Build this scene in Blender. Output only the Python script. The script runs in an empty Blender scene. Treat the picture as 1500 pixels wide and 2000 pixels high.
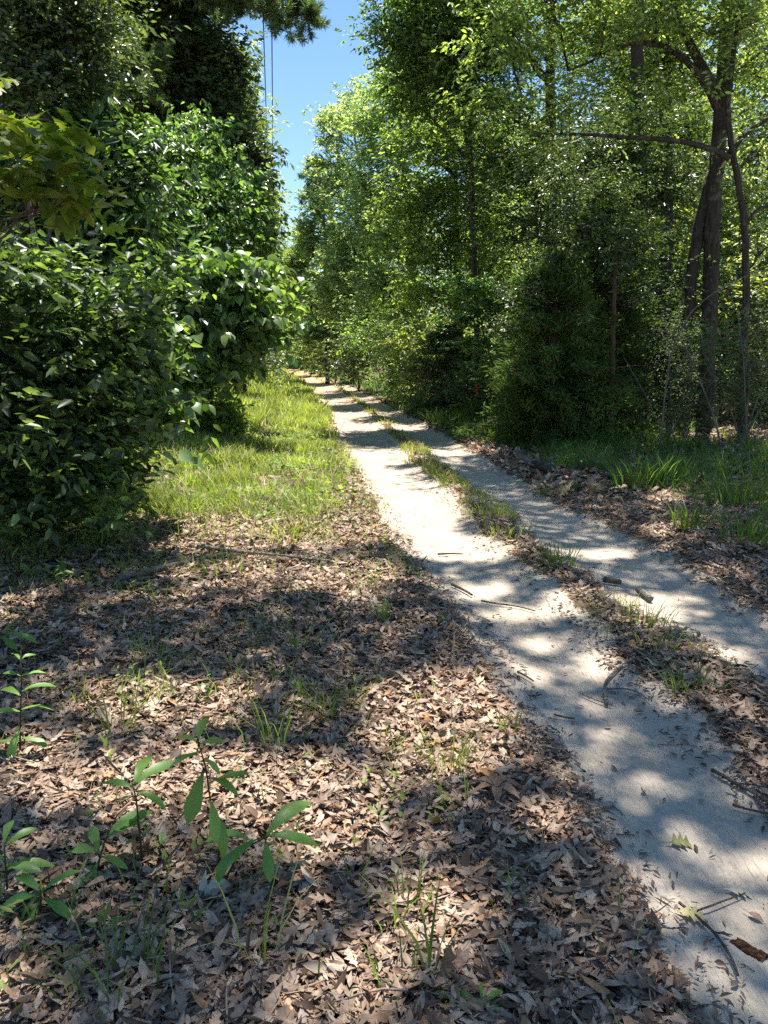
import bpy, math
import numpy as np
from mathutils import Vector

# ------------------------------------------------------------------ set-up
scene = bpy.context.scene
COL = scene.collection
RNG = np.random.default_rng(7)
H = 1.65                       # eye height
F = 1505.0                     # focal length in photograph pixels (1500 x 2000)
PITCH = math.radians(11.6)
SUN_EL, SUN_AZ = math.radians(73), math.radians(17)   # azimuth to the right of straight ahead
SUN = np.array([math.cos(SUN_EL)*math.sin(SUN_AZ), math.cos(SUN_EL)*math.cos(SUN_AZ), math.sin(SUN_EL)])

def ray(px, py):
    u = (np.asarray(px, float)-750)/F; v = (1000-np.asarray(py, float))/F
    return u, math.cos(PITCH)+v*math.sin(PITCH), -math.sin(PITCH)+v*math.cos(PITCH)
def on_ground(px, py):
    dx, dy, dz = ray(px, py); t = H/(-dz); return dx*t, dy*t
def at(px, py, Y):
    dx, dy, dz = ray(px, py); t = Y/dy
    return np.array([dx*t, Y, H+dz*t])
def to_px(x, y, z=0.0):
    c, s = math.cos(PITCH), math.sin(PITCH)
    zz = z-H
    d = y*c-zz*s; v = (y*s+zz*c)/d; u = x/d
    return 750+u*F, 1000-v*F

# ------------------------------------------------------------------ noise
_P = np.random.default_rng(3).random((256, 256))
def vnoise(x, y):
    xi = np.floor(x).astype(int); yi = np.floor(y).astype(int)
    fx = x-xi; fy = y-yi; fx = fx*fx*(3-2*fx); fy = fy*fy*(3-2*fy)
    a = _P[xi % 256, yi % 256]; b = _P[(xi+1) % 256, yi % 256]
    c = _P[xi % 256, (yi+1) % 256]; d = _P[(xi+1) % 256, (yi+1) % 256]
    return (a*(1-fx)+b*fx)*(1-fy)+(c*(1-fx)+d*fx)*fy
def fbm(x, y, o=4):
    s = 0; a = .5; n = 0
    for k in range(o):
        s = s+a*vnoise(x*2**k+17.3*k, y*2**k+9.1*k); n += a; a *= .5
    return s/n-.5
def sstep(a, b, x):
    t = np.clip((x-a)/(b-a), 0, 1); return t*t*(3-2*t)

# ------------------------------------------------------------------ the track, read as four edges of the two ruts
E1 = [(1450,2000),(1395,1900),(1325,1800),(1240,1700),(1170,1600),(1110,1500),(1045,1400),(985,1300),(915,1200),(865,1150),(825,1100),(790,1050),(760,1000),(722,950),(692,900),(664,850),(640,800),(613,760),(586,740),(556,722)]
E2 = [(1640,1700),(1510,1600),(1390,1500),(1312,1400),(1192,1300),(1112,1200),(1055,1150),(990,1100),(930,1050),(890,1000),(848,950),(792,900),(752,850),(704,800),(655,760),(612,740),(565,722)]
E3 = [(1640,1400),(1430,1300),(1362,1250),(1250,1200),(1192,1150),(1112,1100),(1045,1050),(1000,1000),(918,950),(858,900),(794,850),(730,800),(668,760),(620,740),(568,722)]
E4 = [(1640,1290),(1450,1200),(1382,1150),(1308,1100),(1208,1050),(1096,1000),(1018,950),(940,900),(852,850),(762,800),(690,760),(636,740),(577,722)]
def edge(e):
    p = np.array(e, float); dx, dy, dz = ray(p[:, 0], p[:, 1]); t = (H+.045)/(-dz); x, y = dx*t, dy*t
    o = np.argsort(y); x, y = x[o], y[o]
    s = (x[3]-x[0])/(y[3]-y[0])
    w = x[-1]+10.4
    y = np.concatenate([[-40], y, [110, 150, 220]]); x = np.concatenate([[x[0]+s*(-40-y[1])*.6], x, [-19+w, -38+w, -80+w]])
    return lambda q: np.interp(q, y, x)
L1, L2, R1, R2 = edge(E1), edge(E2), edge(E3), edge(E4)
def rut_sd(x, y):
    return np.maximum(np.minimum(x-L1(y), L2(y)-x), np.minimum(x-R1(y), R2(y)-x))
def sand_mask(x, y):
    n = fbm(x*2.2, y*2.2)*.26+fbm(x*9, y*9, 3)*.12
    mid = np.where((x > L2(y)) & (x < R1(y)), .42*sstep(.02, .3, fbm(x*2.1+50, y*1.1, 3)), 0)*sstep(2.5, 6, y)
    return sstep(-.04, .05, rut_sd(x, y)+n+mid+.11)
def inside(px, py, poly):
    p = np.array(poly, float); r = np.zeros(np.shape(px), bool); j = len(p)-1
    for i in range(len(p)):
        c = ((p[i, 1] > py) != (p[j, 1] > py)) & (px < (p[j, 0]-p[i, 0])*(py-p[i, 1])/(p[j, 1]-p[i, 1]+1e-9)+p[i, 0])
        r ^= c; j = i
    return r
def verge_mask(x, y):            # the sunny grass to the left of the track
    n = fbm(x*.8+5, y*.5)*1.4
    edge_l = L1(y)+.06
    m = sstep(6.0, 10.0, y+n*2.2+2.2*fbm(x*3, y*3, 3)-np.clip(x+1.8, -2, 1.5)*.3)*sstep(-.05, .3, edge_l-x+n*.25)*(1-.55*sstep(.55, .1, edge_l-x)*sstep(-.1, .15, fbm(x*3, y*3, 2)+.05))
    return m*sstep(-6.4, -4.6, x-np.minimum(0, L1(y)))
def right_mask(x, y):            # the taller grass at the foot of the trees on the right
    n = fbm(x*.9+45, y*.9)*1.3
    d = x-R2(y)
    lo = np.interp(y, [5, 7, 8, 9, 11, 15, 24, 60], [3.0, 2.4, 1.9, 1.2, .9, .35, .3, .3])
    return sstep(lo-.25, lo+.35, d+n)*sstep(lo+5.4, lo+2.9, d+n)*sstep(5.0, 7, y)
def ground_z(x, y):
    x = np.asarray(x, float); y = np.asarray(y, float)
    sd = rut_sd(x, y)
    z = -.055*sstep(-.22, .22, sd)
    z = z+.05*fbm(x*.6, y*.6)+.028*fbm(x*3, y*3)*(1-.7*sstep(-.1, .1, sd))
    off = L1(y)-x
    z = z+.22*sstep(.6, 3.2, off)*sstep(7, 13, y)
    z = z+.25*sstep(1.5, 6, x-R2(y))
    z = z+.9*sstep(30, 200, np.abs(x))
    return z
def gz(x, y): return float(ground_z(np.array([x]), np.array([y]))[0])
def ground_pt(px, py):
    x, y = on_ground(px, py)
    for _ in range(3):
        z = gz(x, y); dx, dy, dz = ray(px, py); t = (H-z)/(-dz); x, y = dx*t, dy*t
    return np.array([float(x), float(y), gz(x, y)])

# ------------------------------------------------------------------ mesh building
class MB:
    def __init__(s): s.v = []; s.q = []; s.t = []; s.n = 0
    def add(s, V, Q=None, T=None):
        V = np.asarray(V, np.float32).reshape(-1, 3)
        s.v.append(V)
        if Q is not None and len(Q): s.q.append(np.asarray(Q, np.int32).reshape(-1, 4)+s.n)
        if T is not None and len(T): s.t.append(np.asarray(T, np.int32).reshape(-1, 3)+s.n)
        s.n += len(V); return s
    def tube(s, pts, rad, sides=6, wob=0.0, rng=None):
        P = np.asarray(pts, float); R = np.broadcast_to(np.asarray(rad, float), (len(P),))
        tang = np.gradient(P, axis=0); tang /= np.linalg.norm(tang, axis=1)[:, None]+1e-9
        ref = np.array([0, 0, 1.]) if abs(tang[:, 2]).mean() < .8 else np.array([1., 0, 0])
        a = np.cross(tang, ref); a /= np.linalg.norm(a, axis=1)[:, None]+1e-9
        b = np.cross(tang, a)
        th = np.linspace(0, 2*math.pi, sides, endpoint=False)
        rr = R[:, None]*np.ones(sides)
        if wob and rng is not None: rr = rr*(1+wob*(rng.random(rr.shape)-.5))
        V = P[:, None]+rr[..., None]*(np.cos(th)[None, :, None]*a[:, None]+np.sin(th)[None, :, None]*b[:, None])
        n = len(P); i = np.arange(n-1)[:, None]*sides; k = np.arange(sides)[None]; k2 = (k+1) % sides
        Q = np.stack([i+k, i+k2, i+sides+k2, i+sides+k], -1).reshape(-1, 4)
        V = V.reshape(-1, 3)
        V = np.vstack([V, P[:1], P[-1:]])
        c0, c1 = n*sides, n*sides+1
        kk = np.arange(sides); T = np.vstack([np.stack([np.full(sides, c0), (kk+1) % sides, kk], -1), np.stack([np.full(sides, c1), (n-1)*sides+kk, (n-1)*sides+(kk+1) % sides], -1)])
        return s.add(V, Q, T)
    def mesh(s, name, mat, smooth=True):
        V = np.concatenate(s.v); Q = np.concatenate(s.q) if s.q else np.zeros((0, 4), np.int32); T = np.concatenate(s.t) if s.t else np.zeros((0, 3), np.int32)
        m = bpy.data.meshes.new(name)
        m.vertices.add(len(V)); m.vertices.foreach_set('co', V.ravel())
        nl = Q.size+T.size; m.loops.add(nl); m.loops.foreach_set('vertex_index', np.concatenate([Q.ravel(), T.ravel()]).astype(np.int32))
        nf = len(Q)+len(T); m.polygons.add(nf)
        st = np.concatenate([np.arange(len(Q))*4, Q.size+np.arange(len(T))*3]).astype(np.int32)
        m.polygons.foreach_set('loop_start', st)
        if smooth: m.polygons.foreach_set('use_smooth', np.ones(nf, bool))
        m.update(calc_edges=True); m.validate()
        if mat: m.materials.append(mat)
        return m
    def build(s, name, mat, parent=None, smooth=True):
        o = bpy.data.objects.new(name, s.mesh(name, mat, smooth)); COL.objects.link(o)
        if parent: o.parent = parent
        return o
def tag(o, label=None, cat=None, group=None, kind=None):
    for k, v in (('label', label), ('category', cat), ('group', group), ('kind', kind)):
        if v: o[k] = v
    return o
def empty(name, loc, label, cat, group=None):
    o = bpy.data.objects.new(name, None); COL.objects.link(o); o.location = [float(c) for c in loc]
    o.empty_display_size = .2
    return tag(o, label, cat, group)
def unit(v): return v/(np.linalg.norm(v, axis=-1, keepdims=True)+1e-9)

# ------------------------------------------------------------------ materials
def new_mat(name):
    m = bpy.data.materials.new(name); m.use_nodes = True; nt = m.node_tree; nt.nodes.clear()
    return m, nt, (lambda t, **k: _node(nt, t, k)), (lambda a, b: nt.links.new(a, b))
def _node(nt, t, k):
    n = nt.nodes.new(t)
    for a, b in k.items():
        if a in n.inputs: n.inputs[a].default_value = b
        else: setattr(n, a, b)
    return n
def ramp(nt, stops, interp='LINEAR'):
    r = nt.nodes.new('ShaderNodeValToRGB'); r.color_ramp.interpolation = interp
    e = r.color_ramp.elements
    while len(e) < len(stops): e.new(.5)
    for k, (p, c) in enumerate(stops): e[k].position = p; e[k].color = (*c, 1)
    return r
def leaf_mat(name, stops, trans, tmix=.35, rough=.42, spec=.5, patch=.35, patch_col=None, tmul=1.0):
    """A leaf: coloured by island and by soft patches, letting part of the light through."""
    m, nt, N, L = new_mat(name)
    g = N('ShaderNodeNewGeometry'); r = ramp(nt, stops); L(g.outputs['Random Per Island'], r.inputs[0])
    tc = N('ShaderNodeTexCoord'); nz = N('ShaderNodeTexNoise', Scale=1.1, Detail=2.0); L(tc.outputs['Object'], nz.inputs['Vector'])
    hs = N('ShaderNodeHueSaturation'); L(r.outputs[0], hs.inputs['Color'])
    mr = N('ShaderNodeMapRange'); mr.inputs['From Min'].default_value = .3; mr.inputs['From Max'].default_value = .7
    mr.inputs['To Min'].default_value = 1-patch; mr.inputs['To Max'].default_value = 1+patch
    L(nz.outputs[0], mr.inputs[0]); L(mr.outputs[0], hs.inputs['Value'])
    oi = N('ShaderNodeObjectInfo'); mo = N('ShaderNodeMapRange'); mo.inputs['To Min'].default_value = .485; mo.inputs['To Max'].default_value = .515
    L(oi.outputs['Random'], mo.inputs[0]); L(mo.outputs[0], hs.inputs['Hue'])
    p = N('ShaderNodeBsdfPrincipled', Roughness=rough); p.inputs['Specular IOR Level'].default_value = spec
    L(hs.outputs[0], p.inputs['Base Color'])
    t = N('ShaderNodeBsdfTranslucent')
    mx = N('ShaderNodeMix', data_type='RGBA', blend_type='MULTIPLY'); mx.inputs[0].default_value = 1
    L(hs.outputs[0], mx.inputs[6]); mx.inputs[7].default_value = (*[c*tmul for c in trans], 1); L(mx.outputs[2], t.inputs['Color'])
    ms = N('ShaderNodeMixShader'); ms.inputs[0].default_value = tmix
    L(p.outputs[0], ms.inputs[1]); L(t.outputs[0], ms.inputs[2])
    o = N('ShaderNodeOutputMaterial'); L(ms.outputs[0], o.inputs[0])
    return m
def dry_mat(name, stops, rough=.6, spec=.35):
    m, nt, N, L = new_mat(name)
    g = N('ShaderNodeNewGeometry'); r = ramp(nt, stops); L(g.outputs['Random Per Island'], r.inputs[0])
    tc = N('ShaderNodeTexCoord'); nz = N('ShaderNodeTexNoise', Scale=55.0, Detail=3.0); L(tc.outputs['Object'], nz.inputs['Vector'])
    mr = N('ShaderNodeMapRange'); mr.inputs['From Min'].default_value = .3; mr.inputs['From Max'].default_value = .7
    mr.inputs['To Min'].default_value = .72; mr.inputs['To Max'].default_value = 1.2
    L(nz.outputs[0], mr.inputs[0]); hs = N('ShaderNodeHueSaturation'); L(r.outputs[0], hs.inputs['Color']); L(mr.outputs[0], hs.inputs['Value'])
    p = N('ShaderNodeBsdfPrincipled', Roughness=rough); p.inputs['Specular IOR Level'].default_value = spec
    L(hs.outputs[0], p.inputs['Base Color'])
    t = N('ShaderNodeBsdfTranslucent'); L(hs.outputs[0], t.inputs['Color'])
    ms = N('ShaderNodeMixShader'); ms.inputs[0].default_value = .12
    L(p.outputs[0], ms.inputs[1]); L(t.outputs[0], ms.inputs[2])
    o = N('ShaderNodeOutputMaterial'); L(ms.outputs[0], o.inputs[0])
    return m
def bark_mat(name, dark, light, scale=9.0, lichen=None, stretch=.22, bump=.6):
    m, nt, N, L = new_mat(name)
    tc = N('ShaderNodeTexCoord'); mp = N('ShaderNodeMapping'); mp.inputs['Scale'].default_value = (1, 1, stretch)
    L(tc.outputs['Object'], mp.inputs['Vector'])
    n1 = N('ShaderNodeTexNoise', Scale=scale*2.2, Detail=6.0, Roughness=.65); L(mp.outputs[0], n1.inputs['Vector'])
    v = N('ShaderNodeTexVoronoi', Scale=scale*1.6); v.feature = 'DISTANCE_TO_EDGE'; L(mp.outputs[0], v.inputs['Vector'])
    r = ramp(nt, [(.3, dark), (.7, light)]); L(n1.outputs[0], r.inputs[0])
    col = r.outputs[0]
    if lichen:
        n2 = N('ShaderNodeTexNoise', Scale=3.5, Detail=5.0, Roughness=.7); L(tc.outputs['Object'], n2.inputs['Vector'])
        r2 = ramp(nt, [(.55, (0, 0, 0)), (.66, (1, 1, 1))]); L(n2.outputs[0], r2.inputs[0])
        mx = N('ShaderNodeMix', data_type='RGBA'); L(r2.outputs[0], mx.inputs[0]); L(col, mx.inputs[6]); mx.inputs[7].default_value = (*lichen, 1); col = mx.outputs[2]
    p = N('ShaderNodeBsdfPrincipled', Roughness=.85); p.inputs['Specular IOR Level'].default_value = .2; L(col, p.inputs['Base Color'])
    ad = N('ShaderNodeMath', operation='MULTIPLY_ADD'); L(v.outputs['Distance'], ad.inputs[0]); ad.inputs[1].default_value = 1.5; L(n1.outputs[0], ad.inputs[2])
    b = N('ShaderNodeBump', Strength=min(1, bump*1.6), Distance=.05); L(ad.outputs[0], b.inputs['Height']); L(b.outputs[0], p.inputs['Normal'])
    o = N('ShaderNodeOutputMaterial'); L(p.outputs[0], o.inputs[0])
    return m

def ground_mat():
    m, nt, N, L = new_mat('ground_surface')
    tc = N('ShaderNodeTexCoord'); V = tc.outputs['Object']
    def noise(s, d=4.0, r=.6):
        n = N('ShaderNodeTexNoise', Scale=s, Detail=d, Roughness=r); L(V, n.inputs['Vector']); return n.outputs[0]
    # bare sand
    rs = ramp(nt, [(.28, (.29, .24, .18)), (.5, (.44, .375, .295)), (.72, (.51, .45, .37))])
    mixn = N('ShaderNodeMath', operation='MULTIPLY_ADD'); L(noise(90, 3), mixn.inputs[0]); mixn.inputs[1].default_value = .45
    hl = N('ShaderNodeMath', operation='MULTIPLY'); L(noise(1.6, 5), hl.inputs[0]); hl.inputs[1].default_value = .55
    mps = N('ShaderNodeMapping'); mps.inputs['Scale'].default_value = (1, .07, 1); mps.inputs['Rotation'].default_value = (0, 0, .12); L(V, mps.inputs['Vector'])
    strk = N('ShaderNodeTexNoise', Scale=30.0, Detail=4.0, Roughness=.6); L(mps.outputs[0], strk.inputs['Vector'])
    hl2 = N('ShaderNodeMath', operation='MULTIPLY_ADD'); L(strk.outputs[0], hl2.inputs[0]); hl2.inputs[1].default_value = .3; L(hl.outputs[0], hl2.inputs[2]); hl = hl2
    mixn.inputs[1].default_value = .22
    L(hl.outputs[0], mixn.inputs[2]); L(mixn.outputs[0], rs.inputs[0])
    # a reddish clay shows through farther along the track
    sx = N('ShaderNodeSeparateXYZ'); L(V, sx.inputs[0])
    far = N('ShaderNodeMapRange'); far.inputs['From Min'].default_value = 14; far.inputs['From Max'].default_value = 55; L(sx.outputs['Y'], far.inputs[0])
    mxs = N('ShaderNodeMix', data_type='RGBA'); L(far.outputs[0], mxs.inputs[0]); L(rs.outputs[0], mxs.inputs[6]); mxs.inputs[7].default_value = (.50, .32, .19, 1)
    # specks of bark and leaf crumbs lying on the sand
    vo = N('ShaderNodeTexVoronoi', Scale=38.0); L(V, vo.inputs['Vector'])
    sp = ramp(nt, [(.10, (1, 1, 1)), (.17, (0, 0, 0))]); L(vo.outputs['Distance'], sp.inputs[0])
    gate = ramp(nt, [(.52, (0, 0, 0)), (.66, (1, 1, 1))]); L(noise(2.3, 4), gate.inputs[0])
    sg = N('ShaderNodeMath', operation='MULTIPLY'); L(sp.outputs[0], sg.inputs[0]); L(gate.outputs[0], sg.inputs[1])
    mxc = N('ShaderNodeMix', data_type='RGBA'); L(sg.outputs[0], mxc.inputs[0]); L(mxs.outputs[2], mxc.inputs[6]); mxc.inputs[7].default_value = (.11, .075, .05, 1)
    # humus under the leaves
    rl = ramp(nt, [(.3, (.055, .038, .026)), (.5, (.14, .095, .068)), (.68, (.25, .18, .135))]); L(noise(34, 5, .75), rl.inputs[0])
    # soil under the grass
    rg = ramp(nt, [(.3, (.05, .06, .02)), (.55, (.13, .13, .05)), (.75, (.22, .19, .11))]); L(noise(16, 5, .7), rg.inputs[0])
    ag = N('ShaderNodeAttribute', attribute_name='grass'); asd = N('ShaderNodeAttribute', attribute_name='sand')
    m1 = N('ShaderNodeMix', data_type='RGBA'); L(ag.outputs['Fac'], m1.inputs[0]); L(rl.outputs[0], m1.inputs[6]); L(rg.outputs[0], m1.inputs[7])
    # crumble the sand's edge
    e = N('ShaderNodeMath', operation='MULTIPLY_ADD'); L(noise(42, 4, .8), e.inputs[0]); e.inputs[1].default_value = .9; L(asd.outputs['Fac'], e.inputs[2])
    es = ramp(nt, [(.72, (0, 0, 0)), (.98, (1, 1, 1))]); L(e.outputs[0], es.inputs[0])
    m2 = N('ShaderNodeMix', data_type='RGBA'); L(es.outputs[0], m2.inputs[0]); L(m1.outputs[2], m2.inputs[6]); L(mxc.outputs[2], m2.inputs[7])
    p = N('ShaderNodeBsdfPrincipled', Roughness=.95); p.inputs['Specular IOR Level'].default_value = .12; L(m2.outputs[2], p.inputs['Base Color'])
    bm = N('ShaderNodeMath', operation='MULTIPLY_ADD'); L(noise(260, 2), bm.inputs[0]); bm.inputs[1].default_value = .10; bm2 = N('ShaderNodeMath', operation='ADD'); L(noise(14, 6), bm2.inputs[0]); L(strk.outputs[0], bm2.inputs[1]); L(bm2.outputs[0], bm.inputs[2])
    wv = N('ShaderNodeTexWave', Scale=7.5, Distortion=3.0, Detail=2.0); wv.wave_type = 'BANDS'; wv.bands_direction = 'DIAGONAL'; L(V, wv.inputs['Vector'])
    wm = ramp(nt, [(.5, (0, 0, 0)), (.62, (.35, .35, .35))]); L(strk.outputs[0], wm.inputs[0])
    wq = N('ShaderNodeMath', operation='MULTIPLY'); L(wv.outputs['Fac'], wq.inputs[0]); L(wm.outputs[0], wq.inputs[1])
    wa = N('ShaderNodeMath', operation='ADD'); L(bm.outputs[0], wa.inputs[0]); L(wq.outputs[0], wa.inputs[1]); bm = wa
    b = N('ShaderNodeBump', Strength=.7, Distance=.05); L(bm.outputs[0], b.inputs['Height']); L(b.outputs[0], p.inputs['Normal'])
    o = N('ShaderNodeOutputMaterial'); L(p.outputs[0], o.inputs[0])
    return m

M = {}
def C(*a): return a
M['ground'] = ground_mat()
M['litter'] = dry_mat('dry_leaf', [(0, C(0.053, 0.032, 0.020)), (.16, C(0.136, 0.082, 0.050)), (.36, C(0.262, 0.172, 0.113)), (.6, C(0.359, 0.256, 0.181)), (.78, C(0.436, 0.335, 0.244)), (.86, C(0.320, 0.265, 0.210)), (.92, C(0.407, 0.205, 0.084)), (1, C(0.582, 0.465, 0.344))])
M['crumb'] = dry_mat('leaf_crumbs', [(0, C(.05, .035, .025)), (.6, C(.14, .095, .07)), (1, C(.30, .22, .17))])
LT = C(2.6, 2.75, .95)       # what passes through a leaf is yellower
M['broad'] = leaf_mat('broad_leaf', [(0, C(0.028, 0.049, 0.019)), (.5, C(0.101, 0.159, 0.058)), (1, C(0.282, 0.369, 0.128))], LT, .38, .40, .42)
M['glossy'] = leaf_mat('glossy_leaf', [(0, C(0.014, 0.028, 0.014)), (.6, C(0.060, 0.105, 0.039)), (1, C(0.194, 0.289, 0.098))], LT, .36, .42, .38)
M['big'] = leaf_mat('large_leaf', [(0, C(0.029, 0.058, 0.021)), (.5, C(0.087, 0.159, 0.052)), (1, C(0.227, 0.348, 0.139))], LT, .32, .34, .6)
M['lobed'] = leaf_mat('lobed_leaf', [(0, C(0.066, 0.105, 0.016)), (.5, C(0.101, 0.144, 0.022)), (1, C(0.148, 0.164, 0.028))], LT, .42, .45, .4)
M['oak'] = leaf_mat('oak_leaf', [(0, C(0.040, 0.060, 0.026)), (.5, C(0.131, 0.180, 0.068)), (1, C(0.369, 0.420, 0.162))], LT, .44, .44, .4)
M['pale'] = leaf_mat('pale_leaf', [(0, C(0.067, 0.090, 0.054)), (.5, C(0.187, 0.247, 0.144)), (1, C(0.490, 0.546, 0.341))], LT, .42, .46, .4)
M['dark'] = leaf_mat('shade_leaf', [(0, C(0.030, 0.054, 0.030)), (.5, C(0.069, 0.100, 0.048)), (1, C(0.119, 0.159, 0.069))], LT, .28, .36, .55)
M['grey'] = leaf_mat('greyish_leaf', [(0, C(.05, .085, .04)), (.5, C(.085, .12, .06)), (1, C(.13, .16, .09))], LT, .30, .5, .4)
M['cedar'] = leaf_mat('cedar_spray', [(0, C(.06, .105, .035)), (.5, C(.09, .145, .045)), (.92, C(.125, .16, .05)), (1, C(.17, .14, .06))], C(1.8, 2.1, .8), .36, .7, .15)
M['needle'] = leaf_mat('pine_needle', [(0, C(.08, .125, .06)), (.6, C(.13, .19, .085)), (1, C(.19, .25, .11))], C(1.6, 1.8, .9), .35, .45, .4)
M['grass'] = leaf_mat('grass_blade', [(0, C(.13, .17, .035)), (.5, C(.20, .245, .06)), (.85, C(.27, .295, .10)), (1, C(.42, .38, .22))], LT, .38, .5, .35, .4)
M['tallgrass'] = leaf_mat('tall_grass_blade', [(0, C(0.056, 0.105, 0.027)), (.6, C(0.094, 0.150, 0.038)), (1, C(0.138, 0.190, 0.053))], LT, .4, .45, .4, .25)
M['weed'] = leaf_mat('weed_leaf', [(0, C(0.084, 0.137, 0.030)), (.6, C(0.120, 0.189, 0.042)), (1, C(0.204, 0.252, 0.060))], LT, .4, .5, .35)
M['sapling'] = leaf_mat('sapling_leaf', [(0, C(.10, .21, .04)), (.5, C(.14, .27, .055)), (1, C(.20, .34, .08))], LT, .33, .42, .4, .25)
M['stem'] = bark_mat('green_stem', C(.07, .08, .03), C(.13, .12, .06), 30)
M['bark'] = bark_mat('dark_bark', C(.030, .025, .020), C(.095, .080, .067), 8, C(.15, .15, .13))
M['greybark'] = bark_mat('grey_bark', C(.08, .07, .06), C(.22, .195, .17), 8, C(.28, .28, .25))
M['redbark'] = bark_mat('reddish_bark', C(.07, .04, .026), C(.20, .12, .08), 12, None, .12)
M['twig'] = bark_mat('twig_bark', C(.09, .07, .055), C(.24, .20, .165), 26, None)
M['deadwood'] = bark_mat('weathered_wood', C(.17, .15, .125), C(.42, .38, .33), 22, None, .3)
M['straw_mix'] = dry_mat('straw_and_scraps', [(0, C(.08, .05, .033)), (.4, C(.22, .14, .085)), (.8, C(.38, .27, .18)), (1, C(.46, .37, .26))])
M['straw'] = dry_mat('straw', [(0, C(.34, .27, .16)), (1, C(.5, .42, .28))])

# ------------------------------------------------------------------ leaves
def prof(kind):
    """half widths (left, right), forward sweep per cross-section, over t in 0..1"""
    if kind == 'oak':
        t = np.array([0, .12, .24, .36, .46, .58, .68, .80, .90, 1.]); w = np.array([.03, .05, .09, .44, .10, .50, .11, .36, .08, .0]); s = np.array([0, 0, 0, .08, 0, .08, 0, .06, 0, 0])
    elif kind == 'oak2':
        t = np.array([0, .15, .3, .42, .54, .66, .78, .9, 1.]); w = np.array([.02, .06, .26, .16, .42, .18, .34, .16, 0.]); s = np.array([0, 0, .05, 0, .07, 0, .06, 0, 0])
    elif kind == 'lance':
        t = np.array([0, .15, .35, .55, .75, .9, 1.]); w = np.array([.02, .09, .17, .19, .14, .06, 0.]); s = t*0
    elif kind == 'obov':
        t = np.array([0, .15, .35, .55, .72, .88, 1.]); w = np.array([.02, .08, .17, .24, .25, .15, 0.]); s = t*0
    elif kind == 'heart':
        t = np.array([0, .10, .28, .48, .68, .86, 1.]); w = np.array([.16, .34, .42, .38, .26, .11, 0.]); s = np.array([-.06, -.02, 0, 0, 0, 0, 0])
    elif kind == 'sass':
        t = np.array([0, .14, .30, .42, .5, .62, .74, .88, 1.]); w = np.array([.02, .08, .22, .44, .17, .24, .26, .16, 0.]); s = np.array([0, 0, .02, .16, 0, 0, 0, 0, 0])
    else:
        t = np.array([0, .18, .4, .62, .82, 1.]); w = np.array([.02, .17, .26, .24, .13, 0.]); s = t*0
    return t, w, s
def leaves(mb, pos, axis, normal, length, width, kind='fold', bend=0.0, cup=0.0, twist=0.0, wave=0.0, rng=RNG):
    """Adds len(pos) leaves. axis, normal: (n,3); length, width, bend, cup, twist: scalars or (n,)."""
    n = len(pos); a = unit(axis); nn = unit(normal-(normal*a).sum(-1, keepdims=True)*a); s = np.cross(nn, a)
    f = lambda v: np.broadcast_to(np.asarray(v, float), (n,))
    Ln, Wd, bend, cup, twist = f(length), f(width), f(bend), f(cup), f(twist)
    if kind == 'fold':
        l = np.array([0, .33, .70, 1, .70, .33]); w = np.array([0, -.5, -.36, 0, .36, .5]); h = np.array([0, .5, .36, 0, .36, .5])
        X = l[None]*Ln[:, None]; Y = w[None]*Wd[:, None]; Z = h[None]*Wd[:, None]*cup[:, None]-bend[:, None]*(l[None]**2)*Ln[:, None]
        V = pos[:, None]+X[..., None]*a[:, None]+Y[..., None]*s[:, None]+Z[..., None]*nn[:, None]
        i = np.arange(n)[:, None]*6
        Q = np.concatenate([i+np.array([0, 3, 2, 1]), i+np.array([0, 5, 4, 3])], 0)
        return mb.add(V.reshape(-1, 3), Q)
    t, w, sw = prof(kind); S = len(t)
    col = np.array([-1, 0, 1.])
    asym = 1+.25*(rng.random((n, S, 2))-.5)
    ww = w[None, :, None]*np.concatenate([-asym[..., :1], np.zeros((n, S, 1)), asym[..., 1:]], -1)     # n,S,3
    X = (t[None, :, None]+sw[None, :, None]*np.abs(col)[None, None])*Ln[:, None, None]
    Yl = ww*Wd[:, None, None]
    tw = twist[:, None, None]*(t[None, :, None]-.3)
    Z = cup[:, None, None]*np.abs(Yl)-bend[:, None, None]*((t[None, :, None]-.15)**2)*Ln[:, None, None]
    if wave: Z = Z+wave*(rng.random((n, S, 3))-.5)*Ln[:, None, None]*np.array([1, .25, 1])
    Y2 = Yl*np.cos(tw)-Z*0; Z2 = Z+Yl*np.sin(tw)
    V = pos[:, None, None]+X[..., None]*a[:, None, None]+Y2[..., None]*s[:, None, None]+Z2[..., None]*nn[:, None, None]
    base = np.arange(n)[:, None, None]*(S*3)+np.arange(S-1)[None, :, None]*3+np.array([0, 1])[None, None]
    Q = np.stack([base, base+1, base+4, base+3], -1).reshape(-1, 4)
    return mb.add(V.reshape(-1, 3), Q)
def rand_dir(rng, n): return unit(rng.normal(size=(n, 3)))
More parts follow.
